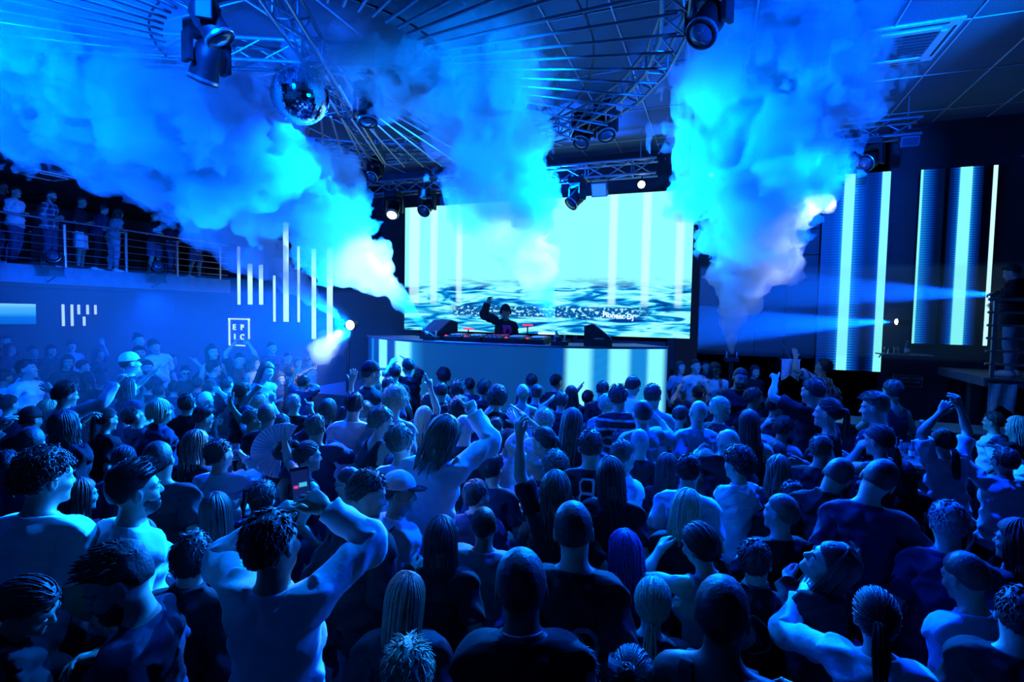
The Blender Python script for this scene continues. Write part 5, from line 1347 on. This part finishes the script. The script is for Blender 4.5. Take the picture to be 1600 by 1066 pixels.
1507 900 84 -50 m buzz d t b|hp=-15 lod=0|crop-haired man in teal tee turned left, lower right corner
1590 845 70 -60 f wavy k t n|L=1575,890 fL=half|dark wavy-haired woman cut off by right border
975 862 56 -30 f wavy r t k||woman with violet-tinted wavy hair right of the graphic tee
1020 940 72 0 f lowtail y t k|lod=0|blond woman with low ponytail and black top
1093 850 72 -40 f lowtail d n g|L=1040,842 fL=half hr=-15 lod=0|slick-haired woman in grey tank with earring, head tilted
1129 955 112 10 m buzz k n k|skin=k lod=0|dark-skinned man in black tank, close-cropped, bottom right of centre
814 912 108 -5 m buzz k t B|skin=k lod=0 chain|shaven dark-skinned man in black tee with neck chain
988 1060 62 0 f bun k t k|band|woman with headband cut by the bottom edge
905 1062 70 20 m short k l w|L=905,1045 fL=fist|pale-sleeved arm's owner at the bottom edge beside headband
1180 875 70 0 m short k j k||black-jacketed man in shadow between slick hair and leaning woman
1595 960 90 -10 m short k t k||shadowed man at the lower right border
690 840 60 5 f bob k t k||shadowed dark woman between bag strap and grey tee
300 870 80 20 m short k j k||shadowed man in black behind the floral-top woman
960 640 30 0 m short k t k||low dark head left of the crop-haired forearm raiser
24 299 34 130 m short k t w|z=3.39 X=-14.75 hy=-10 bot=trousers|guest in white t-shirt with arms folded at the balcony rail|balcony
4 292 30 120 m short k t n|z=3.39 X=-15.2 bot=trousers|dark guest at the picture's border behind the white t-shirt on the balcony|balcony
80 305 32 120 m buzz d l P|z=3.39 X=-14.8 beard bot=trousers hp=-10|bearded balcony guest in plaid shirt|balcony
128 315 30 110 m short d t k|z=3.39 X=-14.85 bot=shorts botcol=w band2 hp=-8|balcony guest in black tee and white shorts|balcony
163 326 27 80 m short k t n|z=3.39 X=-14.9 bot=trousers bend=25 twist=20|balcony guest leaning forward with back turned, next to white shorts|balcony
186 333 27 60 f wavy d t g|z=3.39 X=-14.7 bot=trousers botcol=b bend=20|balcony guest in pale jeans bending over beside the leaning man|balcony
241 337 28 140 m short k t E|z=3.39 X=-14.75 bot=shorts|balcony guest in black tee with two-line lettering|balcony
270 352 26 130 f wavy k t n|z=3.39 X=-14.6 bot=trousers|balcony guest half veiled by smoke right of the lettered tee|balcony
306 352 26 120 m short k t k|z=3.39 X=-14.7 bot=shorts|balcony guest with bare shins under the smoke edge|balcony
1580 425 34 -80 m short d j k|z=1.73 Y=9.75 hp=-20 bot=trousers botcol=b hy=0 shoes=w|man in black jacket and pale trainers standing on the corner platform|platform
790 487 24 165 m cap k j k|z=.95 Y=8.72 cap R=764,468 fR=half dt=.3 headph bot=trousers redshirt lod=1|DJ in cap and headphones with arm raised behind the booth|dj
'''
make_library(); make_hair()
SKIN = {'l': grain(mat('skin_light', (.48, .32, .235), .50), 25, .92, 1.06), 'm': grain(mat('skin_tan', (.29, .185, .125), .50), 25, .92, 1.06), 'k': grain(mat('skin_dark', (.085, .05, .036), .45), 25, .92, 1.06)}
HC = {k: grain(mat('hair_' + n, c, .55, spec=.35), 90, .6, 1.5, .3) for k, n, c in (('k', 'black', (.012, .011, .012)), ('d', 'dark_brown', (.035, .024, .018)), ('b', 'brown', (.11, .075, .05)), ('y', 'blond', (.48, .38, .24)), ('g', 'grey', (.26, .26, .27)), ('r', 'violet', (.10, .03, .22)), ('l', 'fair', (.4, .3, .2)))}
CLOTH = {k: grain(mat('cloth_' + n, c, .85, spec=.2), 11, .86, 1.08, .7) for k, n, c in (('w', 'white', (.74, .75, .77)), ('k', 'black', (.014, .014, .017)), ('n', 'navy', (.022, .028, .065)), ('g', 'grey', (.24, .25, .27)), ('b', 'light_blue', (.26, .36, .46)), ('j', 'jeans', (.07, .09, .16)))}
def patterned(name, c0, c1, kind):
    m = mat(name, c0, .85, spec=.2); nt, b = nodes(m); tc = nd(nt, 'ShaderNodeTexCoord')
    if kind == 'blotch':
        n = nd(nt, 'ShaderNodeTexVoronoi', {'Vector': tc.outputs['Object'], 'Scale': 22., 'Randomness': 1.}); f = nd(nt, 'ShaderNodeMapRange', {0: n.outputs[0], 1: .28, 2: .36, 3: 1., 4: 0.}).outputs[0]
    else:
        s = nd(nt, 'ShaderNodeSeparateXYZ', {0: tc.outputs['Object']})
        f = 0.
        for ax, k, lo in {'h': ((2, 11., .34),), 'v': ((0, 14., .34),), 'plaid': ((0, 8., .30), (2, 8., .30))}[kind]:
            w = nd(nt, 'ShaderNodeMapRange', {0: ma(nt, 'PINGPONG', ma(nt, 'MULTIPLY', s.outputs[ax], k), .5), 1: lo, 2: lo + .05, 3: 0., 4: .5 if kind == 'plaid' else 1.}).outputs[0]; f = ma(nt, 'ADD', f, w)
    mx = nd(nt, 'ShaderNodeMix', {0: f, 6: (*c0, 1), 7: (*c1, 1)}, data_type='RGBA'); nt.links.new(mx.outputs[2], b.inputs['Base Color']); return m
CLOTH['p'] = patterned('cloth_printed', (.02, .02, .03), (.42, .42, .46), 'blotch'); CLOTH['z'] = patterned('cloth_striped', (.016, .016, .02), (.34, .35, .38), 'h')
CLOTH['v'] = patterned('cloth_white_striped', (.70, .71, .74), (.10, .11, .16), 'v'); CLOTH['P'] = patterned('cloth_plaid', (.03, .04, .08), (.45, .47, .52), 'plaid')
for k in '8GBHE': CLOTH[k] = CLOTH['k']
CLOTH['T'] = CLOTH['g']
INK = {'w': mat('print_white', (.72, .74, .76), .7), 'd': mat('print_dark', (.06, .06, .08), .7), 'g': mat('print_grey', (.22, .23, .26), .7)}
EYE_M = mat('eye_white', (.6, .6, .6), .2); RED = mat('shirt_magenta', (.62, .02, .20), .8)
for fem in (0, 1):                                            # one shoe per foot
    for lod in (0, 1, 2):
        v, t, w = LIB['shoes', fem, lod]
        for s in (1, -1):
            ft = t[(v[t][:, :, 0].mean(1) * s) > 0]; u, inv = np.unique(ft, return_inverse=True); LIB[f'shoe{s}', fem, lod] = (v[u], inv.reshape(-1, 3), w[u])
RING = {}
def band_mesh(r, h):
    if (r, h) not in RING: RING[r, h] = MB().lathe([(r, -h), (r + .003, -h * .6), (r + .003, h * .6), (r, h), (r - .004, 0), (r, -h)], 16, (0, 0, 0), (1, 0, 0)).mesh('wristband', True)
    return RING[r, h]
def flat_print(me, garment, back=True, dz=0., dx=0.):
    """lay a flat printed mesh (x right, y up, as seen by the viewer) on the back or chest of a T-pose garment"""
    gv = garment[0]; n = len(me.vertices); co = np.empty(n * 3, np.float32); me.vertices.foreach_get('co', co); co = co.reshape(-1, 3).astype(float)
    x = (co[:, 0] if back else -co[:, 0]) + dx; z = co[:, 1] + dz
    sel = gv[(gv[:, 1] < -.02) if back else (gv[:, 1] > .02)]; sel = sel[np.abs(sel[:, 0]) < .24]
    d = (sel[None, :, 0] - x[:, None]) ** 2 + (sel[None, :, 2] - z[:, None]) ** 2
    k = np.argsort(d, 1)[:, :5]; y = sel[k, 1]; y = (y.min(1) - .007) if back else (y.max(1) + .007)
    return np.stack([x, y + (co[:, 2] * (-1 if back else 1)), z], 1)
def outline(pts, w, sub=6):
    """a flat ring of print along a closed outline"""
    P = np.array(pts, float); c = P.mean(0); Q = []
    for a, b in zip(P, np.roll(P, -1, 0)): Q += [a + (b - a) * k / sub for k in range(sub)]
    Q = np.array(Q); n = len(Q); I = c + (Q - c) * (1 - w / np.linalg.norm(P - c, axis=1).mean())
    me = bpy.data.meshes.new('print'); me.from_pydata([(*p, 0) for p in Q] + [(*p, 0) for p in I], [], [(k, (k + 1) % n, n + (k + 1) % n, n + k) for k in range(n)]); return me
def tri(me):
    b = bmesh.new(); b.from_mesh(me); bmesh.ops.triangulate(b, faces=b.faces); bmesh.ops.subdivide_edges(b, edges=[e for e in b.edges if e.calc_length() > .03], cuts=2); bmesh.ops.triangulate(b, faces=b.faces); b.to_mesh(me); b.free(); return me
ell = lambda a, b, n=20: [(a * math.cos(2 * math.pi * k / n), b * math.sin(2 * math.pi * k / n)) for k in range(n)]
def prints(code):
    if code == '8': return [(outline([(-.05, .0), (-.062, .03), (-.062, .085), (-.04, .115), (.04, .115), (.05, .10), (.05, .0)], .02), 'w', -.005, 1.325), (outline([(-.05, .0), (-.062, -.03), (-.062, -.08), (-.045, -.105), (.03, -.105), (.05, -.085), (.05, .0)], .02), 'w', -.005, 1.34), (text_mesh('2N', .06, .002, 0), 'g', -.11, 1.28), (text_mesh('SAI', .05, .001, 0), 'g', -.09, 1.13)]
    if code == 'G': return [(outline(ell(.075, .085), .022), 'g', .05, 1.21), (outline(ell(.035, .05), .010), 'g', .03, 1.215)]
    if code == 'B': return [(outline([(-.09, -.15), (-.09, .10), (.05, .10), (.10, .05), (.10, -.15)], .035), 'w', -.09, 1.22)]
    if code == 'H': return [(outline([(.0, .11), (.095, .055), (.095, -.055), (0, -.11), (-.095, -.055), (-.095, .055)], .010), 'g', .0, 1.27), (outline([(-.05, -.04), (0, .055), (.05, -.04)], .010), 'g', .0, 1.27)]
    if code == 'T': return [(outline([(-.08, -.06), (0, .08), (.08, -.06), (.05, -.10), (-.05, -.10)], .014), 'd', .0, 1.22)]
    return []
def parse(line):
    f = [s.strip() for s in line.split('|')]; a = f[0].split()
    o = {'px': float(a[0]), 'py': float(a[1]), 'h': float(a[2]), 'yaw': float(a[3]), 'fem': int(a[4] == 'f'), 'hair': a[5], 'hc': a[6], 'top': a[7], 'tc': a[8], 'label': f[2].lstrip('='), 'group': f[3] if len(f) > 3 else ''}
    for tkn in f[1].split():
        k, _, v = tkn.partition('=')
        if k in ('R', 'L') and v: o[k] = tuple(float(q) for q in v.split(','))
        elif v:
            try: o[k] = float(v)
            except ValueError: o[k] = v
        else: o[k] = True
    return o
FOLK = [parse(l) for l in PEOPLE.strip().splitlines()]
# depth of each standing person: from the head's size, within what a body 1.50 to 1.86 m tall allows, then eased apart
fl_ = [p for p in FOLK if 'z' not in p]
for p in fl_:
    d = ray(p['px'], p['py']); p['d'] = d; dz = -d[2]
    ts = .245 * F_PX / (p['h'] * 1.06); lo, hi = (2.5 - 1.76) / dz, (2.5 - 1.22) / dz
    lo, hi = max(lo, min(ts * (.98 if p['h'] >= 70 else .88), hi)), max(min(hi, ts * 1.14), lo)
    if p['h'] < 19: lo, hi = 9.2, min(hi, 13.0)
    if 'T' in p: lo = hi = p['T']
    p['lo'], p['hi'], p['t'] = lo, hi, float(np.clip(ts, lo, hi))
D2 = np.array([p['d'][:2] for p in fl_]); T_ = np.array([p['t'] for p in fl_]); LO = np.array([p['lo'] for p in fl_]); HI = np.array([p['hi'] for p in fl_])
for it in range(220):
    XY = D2 * T_[:, None]; df = XY[:, None] - XY[None]; ds = np.sqrt((df ** 2).sum(-1)) + np.eye(len(T_)) * 9
    pen = np.clip(.43 - ds, 0, 1); along = np.sign((df * D2[:, None]).sum(-1) + 1e-6)
    T_ = np.clip(T_ + .35 * (pen * along).sum(1), LO, HI)
for p, t in zip(fl_, T_): p['t'] = float(t)
RND = np.random.RandomState(11)
def tucked(fem, lod, top):
    """the base body, drawn in a little wherever the garment covers it"""
    key = ('tucked', fem, lod, top)
    if key not in LIB:
        v, t, w = LIB['body', fem, lod]; n = np.zeros_like(v); fn = np.cross(v[t[:, 1]] - v[t[:, 0]], v[t[:, 2]] - v[t[:, 0]])
        for k in range(3): np.add.at(n, t[:, k], fn)
        n /= np.linalg.norm(n, axis=1)[:, None] + 1e-12; ax = np.abs(v[:, 0]); z = v[:, 2]
        end = {'tshirt': .36, 'longsleeve': .66, 'jacket': .66, 'tank': .09, 'top': .12}[top]
        cov = (1 - sm(ax, end - .05, end)) * sm(z, .92, .97) * (1 - sm(z - .25 * np.clip(ax - .06, 0, .12), 1.39 if top != 'top' else 1.26, 1.43 if top != 'top' else 1.30))
        LIB[key] = (v - n * (cov * .016)[:, None], t, w)
    return LIB[key]
HAND = {}
def make_person(p):
    px, py = p['px'], p['py']; d = ray(px, py); z0 = p.get('z', 0.)
    if 'X' in p: t = (p['X'] - EYE[0]) / d[0]
    elif 'Y' in p: t = (p['Y'] - EYE[1]) / d[1]
    else: t = p['t']
    H = EYE + d * t
    head = math.atan2(-d[0], d[1]); rz = head - R(p['yaw'] + (RND.uniform(-5, 5) if 'lod' not in p else 0))
    P = {k: p[k] for k in ('hy', 'hp', 'hr', 'bend', 'roll', 'twist') if k in p}
    if 'hy' in P: P['hy'] = -P['hy']                          # + turns the face to the right
    P.setdefault('hy', RND.uniform(-10, 10)); P.setdefault('hp', RND.uniform(-8, 6)); P.setdefault('hr', RND.uniform(-6, 6)); P.setdefault('roll', RND.uniform(-3, 3)); P.setdefault('bend', RND.uniform(0, 6))
    P['hp'] = P['hp'] + P['bend'] * .6; P['step'] = RND.uniform(-8, 8); P['stance'] = RND.uniform(3, 7)
    if 'z' not in p:
        want = H[2] / 1.64; s0 = min(max(want, .90), 1.08); drop = (s0 - want) * 1.64 / s0       # short of the head's height: bent knees
        if drop > .005: P['crouch'] = min(drop, .48)
    M0 = solve_pose(P); hc = (M0['head'] @ np.array([0, .0, 1.648, 1]))[:3]
    s = (H[2] - z0) / hc[2]
    Rz = np.array(Matrix.Rotation(rz, 3, 'Z')); root = H - Rz @ hc * s; root[2] = z0
    for n, sg in (('R', 1), ('L', -1)):
        P['tw' + n] = p.get('tw' + n, RND.uniform(-15, 40)); P['fing' + n] = p.get('f' + n, 'relax')
        if n in p:
            tx, ty = p[n][0], p[n][1]; r_ = ray(tx, ty)
            S = (M0['upper' + n] @ np.array([*BONES['upper' + n][1], 1]))[:3]; Sw = root + Rz @ S * s
            # the point on the hand's sight line at arm's length, else the nearest point to the shoulder
            oc = EYE - Sw; a = r_ @ r_; b = 2 * (oc @ r_); L = .585 * s
            tn = -b / (2 * a); near = np.linalg.norm(EYE + r_ * tn - Sw)
            half = math.sqrt(max(0, L * L - near * near)) / math.sqrt(a) if near < L else 0.
            tt = tn + p.get('dt', .8) * half
            Tw = EYE + r_ * tt; P['arm' + n] = ('abs', Rz.T @ (Tw - root) / s)
        else:
            u = RND.uniform()
            if u < .62: P['arm' + n] = ('local', (RND.uniform(.06, .14) * sg, RND.uniform(.02, .14), -RND.uniform(.48, .54)))
            else: P['arm' + n] = ('local', (RND.uniform(-.10, .06) * sg, RND.uniform(.26, .34), -RND.uniform(.12, .30))); P['fing' + n] = 'half'
        if 'z' in p and n not in p and p['group'] == 'balcony': P['arm' + n] = ('local', (-.16 * sg, .24, -.28)); P['fing' + n] = 'half'
        if p['group'] == 'dj' and n not in p: P['arm' + n] = ('local', (-.02 * sg, .36, -.36))
    Mx = solve_pose(P)
    h = p['h']; lod = int(p.get('lod', 0 if h >= 58 else 1 if h >= 30 else 2)); fem = p['fem']
    grp = {'mist': 'dancers lost in the mist', 'boothheads': 'dancers close to the booth', 'balcony': 'guests on the balcony', '': 'crowd on the dance floor'}.get(p['group'])
    o = thing('person', p['label'], 'person', root, rz, grp); o.scale = (s,) * 3
    def part(key, name, m, cols=None):
        v, tr_, w = LIB[key, fem, lod]; return add(name, mesh_np(name, skin(v, w, Mx), tr_), m, o)
    sk = SKIN[str(p.get('skin', 'l'))] if p.get('skin') else SKIN['l' if RND.uniform() < .8 else 'm']
    top = {'t': 'tshirt', 'l': 'longsleeve', 'j': 'jacket', 'n': 'tank', 's': 'top'}[p['top']]
    LIB['body_now', fem, lod] = tucked(fem, lod, top); body = part('body_now', 'body', sk)
    sh = part(top, {'tshirt': 'shirt', 'longsleeve': 'shirt', 'jacket': 'jacket', 'tank': 'tank_top', 'top': 'strapless_top'}[top], CLOTH[p['tc']])
    bot = p.get('bot', 'trousers'); part(bot, bot, CLOTH[p.get('botcol', 'j' if RND.uniform() < .5 else 'k')])
    for q in ('shoe1', 'shoe-1'): part(q, 'shoe', CLOTH[p.get('shoes', 'w' if RND.uniform() < .4 else 'k')])
    HM = Matrix(Mx['head'])
    if p['hair'] == 'cap':
        c = add('cap', HAIR['cap_crown'], CLOTH[p['tc']] if p.get('cap') and p['tc'] in 'wp' else CLOTH['w' if 'pale' in p['label'] else 'k'], o, HM); add('brim', HAIR['cap_brim'], CLOTH['k' if p['tc'] != 'p' else 'g'], c); add('hair', HAIR['hair_buzz'] if 'hair_buzz' in HAIR else HAIR['buzz'], HC[p['hc']] if p['hc'] in HC else HC['k'], o, HM)
    elif p['hair'] != 'bald': add('hair', HAIR[p['hair']], HC.get(p['hc'], HC['k']), o, HM)
    elif p.get('beanie'): add('beanie', HAIR['cap_crown'], CLOTH['g'], o, HM)
    facing = abs(((p['yaw'] + 180) % 360) - 180)
    if facing > 40 or lod == 0:
        add('eyes', HAIR['eyes'], EYE_M, o, HM); add('brows', HAIR['brows'], HC.get(p['hc'], HC['k']), o, HM)
    if p.get('beard'): add('beard', HAIR['beard'], HC.get(p['hc'], HC['k']), o, HM)
    if p.get('glasses'):
        g = add('glasses', HAIR['glasses'], M['black'], o, HM)
        if 'sunglasses' in p['label'] or p['py'] > 900: add('lens', HAIR['lenses'], M['plastic'], g)
    if p.get('wb'):
        for n, sg in (('R', 1), ('L', -1)):
            if n in p:
                for k, xx in enumerate((.672, .690)): add('wristband', band_mesh(.034, .006), INK['w'], o, Matrix(Mx['twist' + n]) @ Matrix.Translation((sg * xx, -.005, 1.40)))
    if p.get('chain'): add('necklace', CHAIN, M['steel'], o, Matrix(Mx['neck']))
    if p.get('band'): add('headband', MB().lathe([(1, -.02), (1.03, 0), (1, .02)], 24).mesh('headband', True), INK['w'], o, HM @ Matrix.Translation((0, -.012, 1.715)) @ Matrix.Rotation(R(-25), 4, 'X') @ Matrix.Diagonal((.088, .108, 1, 1)))
    if p.get('headph'):
        q = MB().tube([(.088 * math.cos(a), -.01, 1.64 + .145 * math.sin(a)) for a in np.linspace(0, math.pi, 13)], .009)
        for sx in (-1, 1): q.cyl((sx * .076, -.01, 1.635), (sx * .108, -.01, 1.635), .036, n=14)
        hp = q.build('headphones', M['plastic'], o, True, HM); hp['kind'] = 'stuff'
    if p.get('redshirt'):
        pm = outline([(-.075, .10), (.075, .10), (.085, -.02), (.03, -.13), (-.03, -.13), (-.085, -.02)], .075); V = flat_print(tri(pm), LIB[top, fem, lod], False, 1.30); pm.vertices.foreach_set('co', skin(V, weights(V), Mx).astype(np.float32).ravel()); add('shirt_front', pm, RED, o)['label'] = 'magenta shirt front under the jacket'
    for pm, ink, dx, dz in prints('H' if (px, py) == (1180, 875) else p['tc']):
        V = flat_print(tri(pm), LIB[top, fem, lod], True, dz, dx); pm.vertices.foreach_set('co', skin(V, weights(V), Mx).astype(np.float32).ravel()); pm.update(); add('print', pm, INK[ink], o)
    if p['tc'] == 'E':
        pm = text_mesh('CAFE\nENGLAND', .055, .001, 0); V = flat_print(tri(pm), LIB[top, fem, lod], False, 1.30); pm.vertices.foreach_set('co', skin(V, weights(V), Mx).astype(np.float32).ravel()); pm.update(); add('print', pm, INK['w'], o)
    if p.get('strap'):
        gv = LIB[top, fem, lod][0]; sel = gv[gv[:, 1] < 0]; pts = []
        for u in np.linspace(0, 1, 14):
            x, z = .115 - .27 * u, 1.478 - .46 * u; k = np.argsort((sel[:, 0] - x) ** 2 + (sel[:, 2] - z) ** 2)[:6]; pts.append((x, sel[k, 1].min() - .006, z))
        q = MB(); pr = None
        for i, c in enumerate(pts):
            cur = [q.b.verts.new((c[0] + a, c[1] + b, c[2] + a * .6)) for a, b in ((-.013, .0), (.013, 0), (.013, -.005), (-.013, -.005))]
            if pr:
                for k in range(4): q.b.faces.new((pr[k], pr[(k + 1) % 4], cur[(k + 1) % 4], cur[k]))
            pr = cur
        me = q.mesh('bag_strap'); V = np.array([v.co[:] for v in me.vertices]); me.vertices.foreach_set('co', skin(V, weights(V), Mx).astype(np.float32).ravel()); me.update(); add('bag_strap', me, CLOTH['k'], o)
    W4 = np.eye(4); W4[:3, :3] = Rz * s; W4[:3, 3] = root
    HAND[(px, py)] = {n: W4 @ Mx['hand' + n] for n in 'RL'}, s
    return o
CHAIN = MB().tube([(.066 * math.cos(a), -.012 + .070 * math.sin(a), 1.492 - .022 * math.sin(a)) for a in np.linspace(0, 2 * math.pi, 33)], .0035, 6).mesh('necklace', True)
for p in FOLK: make_person(p)

# ------------------------------------------------------------------ things held in hands
def grip(key, n, off=(.085, .0, -.035)):
    Mh, s = HAND[key]; h = np.array(BONES['hand' + n][1]); sg = 1 if n == 'R' else -1
    return (Mh[n] @ np.array([h[0] + off[0] * sg, h[1] + off[1], h[2] + off[2], 1]))[:3]
for key, n, lab in (((343, 709), 'R', 'clear cup held up by the white-shirted man at left'), ((395, 655), 'L', 'clear glass raised by the tattooed man'), ((1076, 735), 'R', 'clear cup in the hand of the man in ribbed white shirt'), ((1152, 724), 'L', 'clear cup held by the dark curly man')):
    g = grip(key, n); tumbler(g - np.array([0, 0, .05]), lab, .125, .037)
# the phone between both hands of the man filming
a, b_ = grip((425, 848), 'L', (.09, .0, -.03)), grip((425, 848), 'R', (.09, .0, -.03)); c = (a + b_) / 2
ph = thing('phone', 'smartphone showing the stage, held up by the man in white shirt', 'phone', at(470, 757, float((c - EYE) @ FWD)))
v = EYE - np.array(ph.location); ph.rotation_euler = (R(8), R(-6), math.atan2(v[0], -v[1]))
MB().box((-.038, 0, -.078), (.038, .009, .078), .004).build('case', M['plastic'], ph)
m = bpy.data.materials.new('phone_screen'); m.use_nodes = True; nt, b = nodes(m); b.inputs['Base Color'].default_value = (.002, .002, .004, 1); b.inputs['Specular IOR Level'].default_value = .1; uv = nd(nt, 'ShaderNodeUVMap'); s = nd(nt, 'ShaderNodeSeparateXYZ', {0: uv.outputs[0]})
base = nd(nt, 'ShaderNodeMix', {0: ma(nt, 'MULTIPLY', band(s.outputs[0], .40, .86, .02), band(s.outputs[1], .44, .58, .02)), 6: (.004, .015, .12, 1), 7: (.05, .6, .9, 1)}, data_type='RGBA').outputs[2]
base = nd(nt, 'ShaderNodeMix', {0: ma(nt, 'MULTIPLY', band(s.outputs[0], .08, .34, .06), band(s.outputs[1], .42, .50, .03)), 6: base, 7: (.9, .08, .35, 1)}, data_type='RGBA').outputs[2]
nt.links.new(base, b.inputs['Emission Color']); b.inputs['Emission Strength'].default_value = .9
display('display', [(-.034, -.002, -.072), (.034, -.002, -.072), (.034, -.002, .066), (-.034, -.002, .066)], [(0, 0), (1, 0), (1, 1), (0, 1)], [(0, 1, 2, 3)], m, ph)
for x, mm in ((-.018, 'sign_dim'), (0, 'red_led'), (.018, 'white_led')): MB().cyl((x, -.004, -.056), (x, -.0015, -.056), .005, n=10).build('screen_button', M[mm], ph)
MB().cyl((-.02, .009, .055), (-.02, .012, .055), .009, n=12).build('camera_lens', M['lens'], ph)
# the open hand fan
g = grip((482, 712), 'L', (.05, 0, -.03)); fan = thing('hand_fan', 'open pale folding hand fan with dark sticks raised in the crowd', 'fan', at(441, 704, float((g - EYE) @ FWD) - .02))
v = EYE - np.array(fan.location); fan.rotation_euler = (R(6), 0, math.atan2(v[0], -v[1]))
n = 26
for k in range(n):
    a0, a1 = R(60 + 205 * k / n), R(60 + 205 * (k + 1) / n); am = (a0 + a1) / 2; r0, r1 = .085, .235
    ring = lambda a, r, y: (r * math.cos(a), y, r * math.sin(a))
    me = bpy.data.meshes.new('fan_leaf'); me.from_pydata([ring(a0, r0, 0), ring(am, r0, -.012), ring(a1, r0, 0), ring(a0, r1, 0), ring(am, r1, -.016), ring(a1, r1, 0)], [], [(0, 1, 4, 3), (1, 2, 5, 4)])
    lf_ = add('fan_leaf', me, CLOTH['w'], fan); md = lf_.modifiers.new('thick', 'SOLIDIFY'); md.thickness = .0015
    bar('fan_stick', (0, .003, 0), ring(a0, .225, .004), .0032, M['plastic'], fan)
MB().cyl((0, -.01, 0), (0, .012, 0), .012, n=12).build('rivet', M['steel'], fan)
